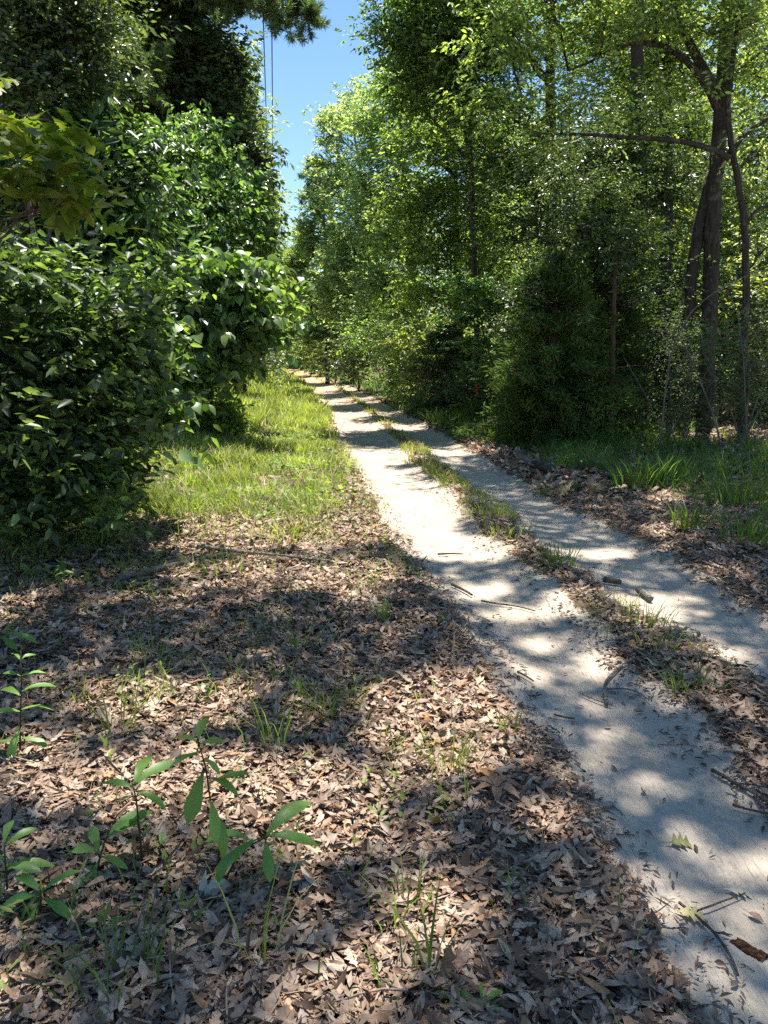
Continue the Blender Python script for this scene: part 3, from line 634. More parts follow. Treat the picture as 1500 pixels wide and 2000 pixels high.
for k, (px, py, ls, lb) in enumerate([
 (135,1182,[(135,1176,20,.1,.6),(135,1176,150,.1,.6),(135,1176,-60,-.4,.6),(135,1174,80,.2,.5)], 'pale little seedling in the sun patch left of the yellow-green one'),
 (185,1196,[(185,1190,15,.1,.8),(185,1190,165,.1,.8),(185,1190,-40,-.4,.6),(185,1188,90,.2,.5),(195,1190,30,.1,.6)], 'yellow-green low seedling in the sun patch on the left'),
 (105,1140,[(105,1125,30,.1,.9),(105,1122,150,.1,.9),(105,1120,80,.2,.8),(105,1130,-20,-.2,.8),(105,1130,200,-.2,.8)], 'dark-leaved seedling under the overhanging shrub'),
 (238,1158,[(238,1150,15,.1,.7),(238,1150,160,.1,.8),(238,1150,-70,-.4,.5)], 'grey-green seedling at the end of the lichen branch'),
 (60,1130,[(60,1120,40,.1,.9),(60,1120,140,.1,.9),(60,1118,85,.2,.7),(60,1124,-10,-.2,.8)], 'seedling in deep shade at the far left'),
 (215,1080,[(212,1060,40,.1,.7),(215,1050,110,.2,.8),(218,1065,0,.1,.7),(212,1068,180,.1,.6)], 'upright seedling where the shrub shade meets the sunlit leaves'),
 (310,1090,[(310,1082,25,.1,.8),(310,1082,155,.1,.7),(312,1080,70,.2,.6)], 'narrow-leaved seedling behind the lichen branch'),
 (745,1625,[(740,1600,60,.2,.5),(738,1590,130,.2,.5),(742,1610,10,0,.45),(736,1612,170,0,.4),(740,1585,95,.1,.4)], 'small bright weed in the sun right of the big rosette'),
 (780,1760,[(776,1725,30,.1,.35),(775,1725,150,.1,.35),(778,1740,10,.1,.4),(776,1740,170,.1,.4),(772,1710,80,.1,.3)], 'thin-stemmed weed with paired leaves near the middle bottom'),
 (1002,1735,[(1000,1720,30,.1,.4),(1000,1720,150,.1,.4),(1002,1715,85,.2,.4),(1004,1725,-20,-.2,.4),(1000,1725,200,-.2,.4)], 'pale ferny seedling on the shaded leaves near the sand bank'),
 (120,1890,[(115,1880,40,.1,.35),(125,1880,140,.1,.35),(130,1868,60,.1,.4),(118,1870,120,.1,.4),(140,1885,10,0,.4),(105,1885,170,0,.35)], 'round-leaved creeping seedling at the bottom left'),
 (940,1975,[(945,1960,40,.1,.6),(935,1960,150,.1,.7),(940,1955,80,.2,.5),(950,1968,0,0,.6),(930,1970,190,0,.7)], 'narrow-leaved plant at the bottom edge'),
 (520,1830,[(545,1815,30,.1,.35),(540,1812,100,.1,.35),(552,1820,-10,0,.35),(535,1820,170,.1,.35)], 'small green weed at the edge of the shade at the bottom')]):
    seedling(px, py, [(ls[0][0], ls[0][1])], ls, lb, .085 if py > 1300 else .13, 'weed' if k in (1, 3, 7, 8, 9, 10, 12) else 'sapling', seed=20+k, r=.0025)

# dry seed stalk
p = ground_pt(880, 1505); e = empty('seed_stalk', p, 'tall dry straw-coloured grass stalk with a feathery seed head', 'seed stalk')
r_ = np.random.default_rng(4); pts = np.array([at(a, b, p[1]) for a, b in [(880, 1508), (881, 1420), (884, 1330), (887, 1215)]])-p
MB().tube(pts, [.0016, .0014, .0012, .0008], 5).build('stalk', M['straw'], e)
sh = MB(); t_ = r_.random(70); q = pts[2]+(pts[3]-pts[2])*(t_[:, None]*1.0)
d_ = rand_dir(r_, 70)*.7+np.array([0, 0, 1.]); leaves(sh, q, d_, rand_dir(r_, 70), .017, .004, 'fold', cup=.4)
sh.build('seed_head', M['straw'], e, smooth=False)

# ================================================================== STICKS, LOGS AND SINGLE FALLEN LEAVES
def stick(px_pts, r0, r1, mat, label, cat='stick', lift=0.014, name='fallen_stick', branches=(), wob=.2, seed=0, sides=7, rise=None):
    rs_ = np.random.default_rng(60+seed); P = np.array([ground_pt(a, b) for a, b in px_pts]); o = P[0].copy()
    rr = np.linspace(r0, r1, len(P)); P[:, 2] += rr*.8+lift
    if rise is not None: P[:, 2] += np.asarray(rise)
    Q, R = refine(P-o, rr, rs_, 3); mb = MB(); mb.tube(Q, R, sides, wob, rs_)
    obj = mb.build(name, mat); obj.location = o; tag(obj, label, cat)
    for pp, ra, rb in branches:
        B = np.array([ground_pt(a, b) for a, b in pp])-o; b_r = np.linspace(ra, rb, len(B)); B[:, 2] += b_r*.8+lift
        Bq, Br = refine(B, b_r, rs_, 3); tb = MB(); tb.tube(Bq, Br, 5, wob, rs_); tb.build('side_twig', mat, obj)
    return obj
stick([(388,1076),(440,1086),(520,1092),(645,1106)], .020, .010, M['deadwood'], 'long pale fallen branch lying across the sunlit leaves behind the lichen branch', 'fallen branch', name='fallen_branch', seed=1, lift=.035, branches=[([(500,1090),(560,1075)], .008, .004)])
stick([(232,1143),(290,1128),(350,1112),(440,1092)], .026, .018, M['greybark'], 'thick grey lichen-crusted branch lying in the dry leaves at the left', 'fallen branch', name='fallen_branch', seed=2, lift=.03, branches=[([(270,1088),(312,1108)], .014, .007)])
stick([(378,916),(405,900),(434,884)], .022, .012, M['twig'], 'dark stick lying in the bright verge grass', seed=3, rise=[0, .08, .17], name='fallen_stick')
stick([(1245,1283),(1195,1322),(1178,1345),(1185,1382)], .006, .010, M['deadwood'], 'forked pale twig lying across the edge of the left rut', seed=4, branches=[([(1178,1352),(1235,1350),(1268,1374)], .005, .003), ([(1195,1384),(1160,1372),(1130,1358)], .006, .003), ([(1222,1300),(1228,1283)], .004, .002)])
stick([(882,1147),(898,1153),(922,1167)], .011, .008, M['twig'], 'short dark stick on the left rut by its leafy edge', seed=5)
stick([(940,1178),(975,1185),(1010,1188),(1045,1198)], .006, .004, M['twig'], 'crooked twig lying across the left rut behind the short one', seed=6)
stick([(1247,1161),(1257,1167),(1270,1178)], .026, .022, M['deadwood'], 'stubby broken branch piece in the sun on the right rut', 'broken branch', seed=7, name='branch_piece', wob=.35)
stick([(1180,1140),(1195,1143),(1210,1144)], .024, .020, M['twig'], 'short dark piece of wood on the hump beside the right rut', 'broken branch', seed=8, name='branch_piece')
stick([(855,1087),(880,1085),(905,1086)], .010, .005, M['twig'], 'flat bit of dark twiggy debris on the left rut where it begins to curve', seed=9)
stick([(1325,1772),(1352,1792),(1395,1830),(1428,1880),(1440,1915)], .005, .004, M['twig'], 'long thin bent twig on the sand at the bottom right', seed=10, branches=[([(1352,1792),(1410,1770),(1455,1752)], .004, .002), ([(1395,1830),(1430,1835)], .003, .002)])
stick([(1390,1512),(1430,1535),(1470,1556),(1520,1590)], .008, .006, M['twig'], 'dark dead branch lying at the right edge on the nearest end of the hump', seed=11, branches=[([(1470,1556),(1490,1590),(1505,1620)], .005, .003), ([(1430,1535),(1500,1545)], .004, .002)])
stick([(1430,1580),(1470,1592),(1520,1600)], .005, .004, M['twig'], 'thin straight twig beside the dead branch at the right edge', seed=12)
stick([(225,1228),(240,1255),(275,1285)], .006, .004, M['deadwood'], 'thin bowed twig on shaded leaves at the left', seed=13)
stick([(410,1250),(425,1275),(438,1298)], .004, .003, M['deadwood'], 'straight thin twig right of the bowed one', seed=14)
stick([(340,1380),(385,1420),(420,1460)], .009, .006, M['twig'], 'dark rotten stick in the sunlit leaves behind the tall seedling', seed=15)
stick([(1081,1402),(1100,1407),(1122,1410)], .005, .004, M['twig'], 'little straight stick on the shaded left rut', seed=16)
stick([(1010,1318),(1025,1325),(1042,1336)], .006, .004, M['twig'], 'little bent stick near the left edge of the left rut', seed=17)
stick([(248,1803),(290,1806),(345,1812)], .008, .007, M['twig'], 'short grey stick in the shaded leaves beside the dark bark chip', seed=18)
stick([(1022,903),(1037,908),(1050,914)], .055, .045, M['deadwood'], 'pale broken log end lying on leaves right of the track', 'log', seed=19, name='log', wob=.3)
stick([(1437,902),(1470,893),(1500,886)], .055, .05, M['deadwood'], 'white fallen log in tall grass at the right edge', 'log', seed=20, name='log')
stick([(1045,917),(1058,922),(1072,926)], .07, .05, M['bark'], 'dark rotten stump piece beside the pale log end', 'stump', seed=21, name='stump', wob=.6, lift=.02)
for k, (pts, lb) in enumerate([([(860,1520),(905,1560)], 'slim'), ([(1190,1560),(1212,1595)], 'x')][:0]): pass
def lone_leaf(px, py, L, asp, kind, yaw, mat, label, cup=.3, bend=.3, twist=.4, lift=.012, name='fallen_leaf', cat='fallen leaf', seed=0):
    r = np.random.default_rng(300+seed); p = ground_pt(px, py); a = math.radians(yaw); mb = MB()
    leaves(mb, np.array([[0, 0, lift]]), np.array([[math.cos(a), math.sin(a), .05]]), np.array([[0, -.15, 1.]]), L, L*asp*1.5, kind, bend=bend, cup=cup, twist=twist, wave=.04, rng=r)
    st = MB(); d = np.array([math.cos(a), math.sin(a), .0]); st.tube([-d*L*.3+np.array([0, 0, lift]), -d*L*.15+np.array([0, 0, lift+.004]), np.array([0, 0, lift+.001])], .0012, 5)
    o = mb.build(name, mat); o.location = p; st.build('leaf_stalk', M['straw'], o)
    return tag(o, label, cat)
YEL = dry_mat('yellow_leaf', [(0, C(.52, .44, .14)), (1, C(.55, .46, .2))]); OLV = dry_mat('olive_leaf', [(0, C(.20, .20, .06)), (1, C(.24, .22, .08))])
TAN = dry_mat('tan_leaf', [(0, C(.48, .42, .30)), (1, C(.52, .45, .33))]); BRN = dry_mat('brown_leaf', [(0, C(.20, .12, .085)), (1, C(.26, .16, .11))]); DRK = dry_mat('dark_chip', [(0, C(.035, .028, .04)), (1, C(.05, .04, .05))], .4, .5)
lone_leaf(1318, 1783, .09, .5, 'oak', -25, YEL, 'bright yellow lobed leaf on the sunlit sandy bank at the bottom right', seed=1)
lone_leaf(1040, 1587, .05, .55, 'plain', 5, YEL, 'small plain yellow leaf on brown leaves near the sand', seed=2)
lone_leaf(1300, 1652, .10, .5, 'oak', 5, OLV, 'olive green lobed leaf flat on the near left rut', seed=3)
lone_leaf(1410, 1742, .10, .45, 'oak', -10, TAN, 'pale tan lobed leaf on the sand by the right edge', seed=4)
lone_leaf(368, 1782, .15, .55, 'sass', 38, TAN, 'long pale curled leaf lying below the tall seedling', .8, .1, .9, .02, seed=5)
lone_leaf(305, 1806, .05, 1.0, 'plain', 80, DRK, 'dark purplish chip of bark in the shaded leaves', .2, .1, .1, .02, 'bark_chip', 'bark chip', seed=6)
lone_leaf(1255, 1553, .035, .9, 'plain', 60, BRN, 'small crumpled brown leaf alone on shaded sand', .9, .6, .5, seed=7)
lone_leaf(1460, 1788, .05, .6, 'plain', -50, BRN, 'reddish brown leaf on the sand above the bark piece', .4, .2, .3, seed=8)
lone_leaf(1418, 1660, .05, .7, 'plain', 30, BRN, 'thin brown leaf on the sunlit patch of the near rut', seed=9) if False else None
lone_leaf(1258, 1628, .035, .6, 'plain', -50, BRN, 'brown leaf standing on edge on sand left of the olive leaf', .8, .3, .6, seed=10)
lone_leaf(1180, 1423, .035, .9, 'plain', 0, BRN, 'small reddish leaf in the middle of the near left rut', .4, .2, .2, seed=11)
lone_leaf(975, 1278, .03, .9, 'plain', 20, BRN, 'orange-brown leaf at the left side of the shaded rut', seed=12)
lone_leaf(1460, 1800, .03, .6, 'oak', 10, BRN, 'x', seed=13) if False else None
# magnolia-like whorl of dry leaves
p = ground_pt(968, 1560); mb = MB(); an = np.radians([95, 150, 200, 265, 320, 10, 45]); n = len(an)
leaves(mb, np.tile([0, 0, .05], (n, 1)), np.stack([np.cos(an), np.sin(an), np.full(n, .25)], -1), np.stack([-np.cos(an)*.3, -np.sin(an)*.3, np.ones(n)], -1), .10, .10, 'lance', bend=.5, cup=.8, twist=.4, wave=.04, rng=r_)
o = mb.build('dry_leaf_whorl', dry_mat('whorl_leaf', [(0, C(.22, .13, .08)), (1, C(.32, .19, .12))])); o.location = p; tag(o, 'whorl of dry brown leaves still joined at their twig, on sunlit litter', 'fallen leaf')
# the chunk of bark on the sand
p = ground_pt(1462, 1858); mb = MB(); rb = np.random.default_rng(8)
u_ = np.linspace(-1, 1, 12); V = []
for i, u in enumerate(u_):
    w_ = .021*(1-.25*abs(u)**4)*(1+.55*(rb.random()-.5))
    for v, hh in ((-1, 0), (-.7, .010), (0, .009), (.7, .012), (1, 0)):
        V.append((u*.045+.006*rb.normal()*(abs(u) > .8), v*w_, hh*(1+1.0*(rb.random()-.5))+.002))
i_ = (np.arange(11)[:, None]*5+np.arange(4)[None]).ravel(); Q = np.stack([i_, i_+5, i_+6, i_+1], -1)
b_ = (np.arange(11)*5); Q2 = np.stack([b_, b_+4, b_+9, b_+5], -1)
mb.add(V, np.vstack([Q, Q2])); o = mb.build('bark_piece', bark_mat('rusty_bark', C(.07, .03, .018), C(.32, .15, .07), 40, None, .4)); o.location = p; o.rotation_euler = (0, 0, math.radians(-50)); tag(o, 'rusty orange-brown chunk of bark on the sand at the bottom right', 'bark piece')
# loose twigs and pine straw strewn over the ruts
mb = MB(); rt = np.random.default_rng(31)
def tw(x, y): s = rut_sd(x, y); return np.where(s > -.25, np.clip(.12+.55*(s < .12)+.4*sstep(.05, .25, fbm(x+40, y, 3)), 0, 1), .25)
x, y = scatter(rt, -1.5, 3.2, 1.3, 9, 34, tw)
for q in range(len(x)):
    a = rt.uniform(0, math.pi*2); l = rt.uniform(.02, .10)*(1+(rt.random() < .1)); n = 4; t = np.linspace(-.5, .5, n)
    P = np.stack([x[q]+t*l*math.cos(a), y[q]+t*l*math.sin(a), np.zeros(n)], -1); P[1:-1, :2] += rt.normal(size=(2, 2))*l*.06
    P[:, 2] = ground_z(P[:, 0], P[:, 1])+.005; mb.tube(P, rt.uniform(.0008, .0026), 4)
x, y = scatter(rt, -3.2, 3.4, 1.5, 9, 9, litter_density)
for q in range(len(x)):
    a = rt.uniform(0, math.pi*2); l = rt.uniform(.06, .30); n = 5; t = np.linspace(-.5, .5, n)
    P = np.stack([x[q]+t*l*math.cos(a), y[q]+t*l*math.sin(a), np.zeros(n)], -1); P[1:-1, :2] += rt.normal(size=(3, 2))*l*.05
    P[:, 2] = ground_z(P[:, 0], P[:, 1])+.022+rt.random()*.015+t*rt.normal()*.03; mb.tube(P, np.linspace(1, .5, n)*rt.uniform(.0014, .0042), 5)
tag(mb.build('twig_litter', M['crumb']), 'tiny dark twigs and pine straw strewn over the sandy ruts', 'twig litter', kind='stuff')

# ================================================================== TREES ON THE RIGHT
def tp(pts, Y): return [at(a, b, Y) for a, b in pts]
def trunk_at(px, py, h, lean=(0, 0), n=6, seed=0):
    r = np.random.default_rng(seed); p = ground_pt(px, py) if py else None
    t = np.linspace(0, 1, n)[:, None]; P = p+np.concatenate([t*lean[0]*h, t*lean[1]*h, t*h], 1); P[1:, :2] += r.normal(size=(n-1, 2))*.012*h
    return P
# the forked oak with its long limbs over the track
Y = 15.0
mt = tp([(1378, 868), (1380, 700), (1388, 520), (1394, 400), (1405, 250), (1416, 120), (1424, -80), (1430, -350), (1425, -700)], Y)
limb1 = tp([(1402, 215), (1370, 150), (1320, 100), (1285, 86), (1235, 84), (1195, 95), (1160, 118), (1110, 138)], Y-1)
limb2 = tp([(1425, 310), (1385, 288), (1320, 274), (1250, 270), (1175, 264), (1110, 262), (1050, 262), (1015, 240)], Y-1.2)
limb3 = tp([(1402, 190), (1350, 90), (1320, 40), (1312, -40), (1290, -160)], Y-.6)
limb4 = tp([(1412, 170), (1440, 140), (1470, 115), (1520, 70)], Y-.3)
limb5 = tp([(1426, 300), (1450, 265), (1500, 230), (1560, 200)], Y-.2)
fork = tp([(1334, 866), (1338, 700), (1347, 560), (1362, 450), (1388, 340)], Y+.1)
high = tp([(1424, -80), (1300, -260), (1120, -380), (900, -430)], Y-2.5)
B = [blob(1010, 215, 12.8, 75, 40), blob(940, 195, 12.6, 55, 28), blob(1110, 190, 13.2, 80, 45), blob(1060, 285, 13, 60, 28), blob(1180, 60, 13.4, 110, 60), blob(1000, 60, 12.6, 100, 55), blob(1290, 20, 13.6, 90, 60), blob(1340, 160, 14, 60, 40), blob(1420, 60, 14, 80, 60), blob(1480, 150, 14.4, 60, 60), blob(1250, 230, 14, 70, 40), blob(1060, -60, 12.5, 150, 60), blob(1400, -90, 14, 150, 80), blob(1200, -120, 13, 150, 80)]
tree('oak_tree', 'forked dark-trunked oak at the right with long bare limbs reaching over the grass', 'tree', mt, [.17, .15, .14, .14, .135, .12, .11, .09, .06], B, M['oak'], M['bark'], 175, 13, 8, .092, .40, sigma=.30, seed=1, from_limbs=True, r_limb=.022, r_twig=.011, keep=.75,
     extra=[(limb1, np.linspace(.065, .016, 8)), (limb2, np.linspace(.052, .012, 8)), (limb3, np.linspace(.09, .03, 5)), (limb4, np.linspace(.06, .02, 4)), (limb5, np.linspace(.07, .02, 4)), (fork, [.13, .115, .11, .11, .09]), (high, [.10, .08, .05, .02])], twig_len=.3, flat=.8)
Y = 14.0
tree('slender_tree', 'slender leaning tree with a kinked stem just right of the forked oak', 'tree', tp([(1448, 880), (1452, 700), (1457, 560), (1456, 440), (1440, 350), (1428, 280), (1420, 210), (1435, 100), (1450, -60)], Y), [.072, .068, .062, .058, .055, .05, .045, .04, .025],
     [blob(1480, 300, 14.5, 50, 60), blob(1470, 40, 14, 70, 60), blob(1500, 480, 14.4, 50, 50)], M['pale'], M['bark'], 30, 10, 8, .08, .42, seed=2, r_limb=.02, keep=.8, extra=[(tp([(1456, 440), (1475, 410), (1520, 395)], Y), [.035, .03, .02])])
# the cedar
rc = np.random.default_rng(77); Yc = 14.3
def cedar(name, label, px, py, Y, h, w, seed, mat, n=420):
    r = np.random.default_rng(seed); o = at(px, py, Y); o[2] = gz(o[0], o[1]); e = empty(name, o, label, 'tree')
    tr = MB(); tr.tube([[0, 0, -.1], [.03, 0, h*.3], [0, .03, h*.65], [0, 0, h*.96]], [.10, .085, .055, .012], 8)
    lf = MB(); zs = h*(.02+.98*r.random(n)**1.2); ph = r.uniform(0, 6.28, 6)
    for z in zs:
        a = r.uniform(0, 2*math.pi); f_ = z/h
        lump = 1+.28*math.sin(a*2+ph[0]+f_*5)+.22*math.sin(a*3+ph[1]-f_*9)+.18*math.sin(f_*17+ph[2]+a)
        R = w*(1-f_**2.4)**.7*(.5+.62*r.random())*(.75+.25*min(1, f_*6))*lump+.12
        tip = np.array([R*math.cos(a), R*math.sin(a), z+R*.25*(f_*1.6-.5)+r.normal()*.08]); b = np.array([0, 0, max(.02, z-R*.1)])
        if r.random() < .5: tr.tube(curve(b, tip, r, 4, .03, .03), [.016, .011, .007, .003], 4)
        m = 120; t = .3+.7*r.random(m)**.7; ps = b+(tip-b)*t[:, None]+r.normal(size=(m, 3))*np.array([.14, .14, .09])*(1.4-t[:, None])*(.5+R*.4)-np.array([0, 0, .12])*(t[:, None]**2)*R
        d = unit(tip-b)*.7+r.normal(size=(m, 3))*.7+np.array([0, 0, -.05])
        leaves(lf, ps, d, rand_dir(r, m), r.uniform(.06, .16, m), r.uniform(.016, .032, m), 'fold', cup=.5, bend=.3)
    tr.build('trunk', M['redbark'], e); lf.build('crown', mat, e, smooth=False); return e
cedar('cedar_tree', 'dark feathery olive-brown cedar leafy down to the grass right of the track', 1075, 850, 14.2, 3.3, 1.15, 5, M['cedar'], 340)
cedar('cedar_tree', 'taller ragged cedar crowded behind the olive-brown cedar', 1165, 835, 15.4, 4.7, 1.15, 6, M['cedar'], 340)
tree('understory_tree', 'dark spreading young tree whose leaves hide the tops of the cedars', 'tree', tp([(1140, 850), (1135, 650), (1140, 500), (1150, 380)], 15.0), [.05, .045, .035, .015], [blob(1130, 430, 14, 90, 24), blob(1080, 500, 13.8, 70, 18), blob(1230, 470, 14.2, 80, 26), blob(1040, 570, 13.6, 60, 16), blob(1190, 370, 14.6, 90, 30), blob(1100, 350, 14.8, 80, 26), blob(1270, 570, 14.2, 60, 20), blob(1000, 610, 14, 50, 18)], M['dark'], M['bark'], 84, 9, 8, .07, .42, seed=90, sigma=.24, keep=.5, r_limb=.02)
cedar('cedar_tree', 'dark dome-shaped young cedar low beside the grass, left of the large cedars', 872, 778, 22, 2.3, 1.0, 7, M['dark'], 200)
# bare reddish stem with dead side twigs
Y = 14.0; e_pts = tp([(1192, 862), (1195, 760), (1197, 660), (1199, 590), (1202, 520)], Y)
ex = [(tp([(1196, 700+20*k), (1196+s*(40+12*k % 37), 690+22*k), (1196+s*(90+9*k % 31), 695+26*k)], Y), [.012, .008, .004]) for k, s in enumerate((-1, 1, -1, 1, -1, -1, 1))]
tree('dead_pole_tree', 'thin reddish stem with bare dead side twigs right of the large cedar', 'tree', e_pts, [.058, .054, .05, .045, .03], [blob(1205, 500, 14, 50, 40)], M['dark'], M['redbark'], 10, 8, 8, .08, .4, seed=3, r_limb=.01, extra=ex, sides=8)
# tall trunks behind the cedar
for k, (px, Y, r0, top, bl, mt_, lb) in enumerate([
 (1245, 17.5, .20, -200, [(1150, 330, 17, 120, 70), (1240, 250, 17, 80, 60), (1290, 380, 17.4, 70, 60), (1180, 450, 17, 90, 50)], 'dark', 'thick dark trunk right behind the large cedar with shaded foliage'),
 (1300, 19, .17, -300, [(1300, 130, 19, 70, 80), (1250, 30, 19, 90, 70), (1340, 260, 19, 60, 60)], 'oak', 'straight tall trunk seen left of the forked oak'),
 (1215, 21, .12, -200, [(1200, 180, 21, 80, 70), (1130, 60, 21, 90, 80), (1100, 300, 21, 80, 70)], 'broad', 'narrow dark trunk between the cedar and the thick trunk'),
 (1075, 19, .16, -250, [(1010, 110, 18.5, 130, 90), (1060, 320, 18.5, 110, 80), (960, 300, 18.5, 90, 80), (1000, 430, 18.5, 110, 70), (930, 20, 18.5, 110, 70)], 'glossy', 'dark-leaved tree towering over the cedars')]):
    P = tp([(px, 840), (px-4, 600), (px+3, 350), (px-2, 100), (px+6, top)], Y)
    tree('forest_tree', lb, 'tree', P, [r0, r0*.92, r0*.82, r0*.65, r0*.35], [blob(*b) for b in bl], M[mt_], M['bark'], 190, 12, 8, .085, .42, seed=10+k, sigma=.34, keep=.6)
# the row of trees along the right of the track, getting smaller
def row_tree(px, py_base, Y, blobs, mat, label, seed, bark='bark', n=130, L=.11, r0=.15, top=-100, lean=0, aspect=.42, tw=15, name='forest_tree', **kw):
    P = tp([(px, py_base), (px+lean*.2, py_base-.3*(py_base-top)), (px+lean*.55, py_base-.6*(py_base-top)), (px+lean, top)], Y)
    return tree(name, label, 'tree', P, [r0, r0*.85, r0*.65, r0*.2], [blob(*b) for b in blobs], M[mat], M[bark], int(n*1.6), tw, 8, L*1.0, aspect, seed=seed, keep=.4, **kw)
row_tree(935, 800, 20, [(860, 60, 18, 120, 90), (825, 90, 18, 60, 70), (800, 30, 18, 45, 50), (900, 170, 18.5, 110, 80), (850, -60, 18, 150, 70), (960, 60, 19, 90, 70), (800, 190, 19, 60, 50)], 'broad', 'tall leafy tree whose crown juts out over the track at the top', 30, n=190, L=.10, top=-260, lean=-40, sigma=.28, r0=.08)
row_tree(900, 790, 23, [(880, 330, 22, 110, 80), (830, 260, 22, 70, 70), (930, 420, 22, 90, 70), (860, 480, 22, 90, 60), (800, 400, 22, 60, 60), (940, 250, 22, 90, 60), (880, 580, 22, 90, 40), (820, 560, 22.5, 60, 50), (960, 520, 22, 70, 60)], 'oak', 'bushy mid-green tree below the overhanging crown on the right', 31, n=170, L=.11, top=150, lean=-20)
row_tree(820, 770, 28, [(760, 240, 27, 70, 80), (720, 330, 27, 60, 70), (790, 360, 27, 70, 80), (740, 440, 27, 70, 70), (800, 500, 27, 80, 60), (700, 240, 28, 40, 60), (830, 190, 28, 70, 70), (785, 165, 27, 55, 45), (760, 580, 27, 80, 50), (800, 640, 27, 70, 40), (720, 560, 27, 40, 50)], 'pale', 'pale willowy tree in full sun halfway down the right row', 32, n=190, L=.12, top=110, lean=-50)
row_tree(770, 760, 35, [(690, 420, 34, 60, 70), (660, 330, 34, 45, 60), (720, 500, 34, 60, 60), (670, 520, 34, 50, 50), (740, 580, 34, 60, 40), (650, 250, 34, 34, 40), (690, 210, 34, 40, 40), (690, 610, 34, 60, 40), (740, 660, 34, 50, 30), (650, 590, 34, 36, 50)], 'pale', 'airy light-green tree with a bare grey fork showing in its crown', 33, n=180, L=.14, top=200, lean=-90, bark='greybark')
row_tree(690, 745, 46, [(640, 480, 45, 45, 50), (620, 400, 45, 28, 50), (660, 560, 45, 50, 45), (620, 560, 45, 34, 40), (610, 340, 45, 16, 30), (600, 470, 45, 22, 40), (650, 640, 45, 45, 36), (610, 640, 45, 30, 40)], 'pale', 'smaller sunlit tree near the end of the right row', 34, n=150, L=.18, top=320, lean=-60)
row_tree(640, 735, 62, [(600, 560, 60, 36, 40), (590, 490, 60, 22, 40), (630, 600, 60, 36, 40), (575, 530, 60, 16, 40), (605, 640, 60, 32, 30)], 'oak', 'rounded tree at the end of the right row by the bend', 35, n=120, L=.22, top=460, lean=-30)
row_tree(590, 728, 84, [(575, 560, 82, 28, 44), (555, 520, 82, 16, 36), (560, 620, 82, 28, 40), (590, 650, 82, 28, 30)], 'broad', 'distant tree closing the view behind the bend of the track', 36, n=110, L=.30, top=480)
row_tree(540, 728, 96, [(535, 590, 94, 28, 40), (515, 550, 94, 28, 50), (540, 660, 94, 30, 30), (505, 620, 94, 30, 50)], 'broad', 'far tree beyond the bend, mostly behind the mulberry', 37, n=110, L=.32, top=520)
# pine poking out of the row
def pine(name, label, base, h, r0, whorls, seed, L=.17, per=34, lean=(0, 0)):
    """whorls: list of (start, tip) of its branches in world metres."""
    r = np.random.default_rng(seed); o = np.array(base, float); e = empty(name, o, label, 'tree')
    t = np.linspace(0, 1, 7)[:, None]; T = np.concatenate([t*lean[0], t*lean[1], t*h], 1); T[1:, :2] += r.normal(size=(6, 2))*.05; T[0, 2] = -.1
    tr = MB(); Tf, Rf = refine(T, np.linspace(r0, r0*.25, 7), r); tr.tube(Tf, Rf, 9, .12, r); lf = MB()
    for s, q in whorls:
        s = np.asarray(s, float)-o; q = np.asarray(q, float)-o; P = curve(s, q, r, 8, .05, .03); tr.tube(P, np.linspace(.035, .008, 8), 5)
        Ld = np.linalg.norm(q-s); m = max(5, int(Ld*per*.55))
        for k in range(m):
            i = int(r.integers(2, 8)); b = P[min(i, 7)]; d = unit(q-s)*.6+r.normal(size=3)*.6+np.array([0, 0, .15]); tw = b+unit(d)*r.uniform(.1, .5)*min(1, Ld*.5)
            tr.tube([b, (b+tw)/2+np.array([0, 0, .02]), tw], [.009, .006, .004], 4)
            nn_ = 110; td = unit(tw-b); tt = r.random(nn_)**.6
            ps = b+(tw-b)*tt[:, None]+td*(.03*r.random(nn_))[:, None]
            nd = td*.65+r.normal(size=(nn_, 3))*.55
            leaves(lf, ps, nd, rand_dir(r, nn_), L*r.uniform(.7, 1.15, nn_), .010*L/.17, 'fold', cup=.4, bend=.15)
    tr.build('trunk', M['bark'], e); lf.build('needles', M['needle'], e, smooth=False); return e
Yp = 18.0
A = lambda a, b, Y: at(a, b, Y)
base = A(283, 800, Yp); base[2] = gz(base[0], base[1])
wh = [(A(283, -40, Yp), A(600, 38, 17)), (A(283, -60, Yp), A(520, 10, 16.6)), (A(283, -20, Yp), A(450, -10, 17.5)), (A(400, -20, 17.3), A(560, 62, 16.8)), (A(380, -20, 17.3), A(590, 20, 17.4)), (A(283, -80, Yp), A(580, -40, 17.4)),
      (A(283, 170, Yp), A(220, 190, 16.6)), (A(283, 120, Yp), A(160, 170, 17)), (A(283, 160, Yp), A(320, 120, 16.8)), (A(283, 190, Yp), A(280, 170, 16.4)), (A(283, 140, Yp), A(250, 110, 16.5)), (A(283, 210, Yp), A(180, 230, 16.8)), (A(283, 60, Yp), A(200, 90, 16.8))]
pine('pine_tree', 'pine behind the left thicket with a dark needled bough reaching into the sky', base, 13, .17, wh, 3)
bp = A(640, 740, 44); bp[2] = gz(bp[0], bp[1])
wh = [(A(628, y, 44), A(x, y-10, 43)) for x, y in ((594, 352), (590, 395), (604, 330), (660, 340), (612, 420), (655, 390))]
pine('pine_tree', 'small dark pine crown jutting from the right row into the sky', bp, 10.8, .14, wh, 4, L=.24, per=8)

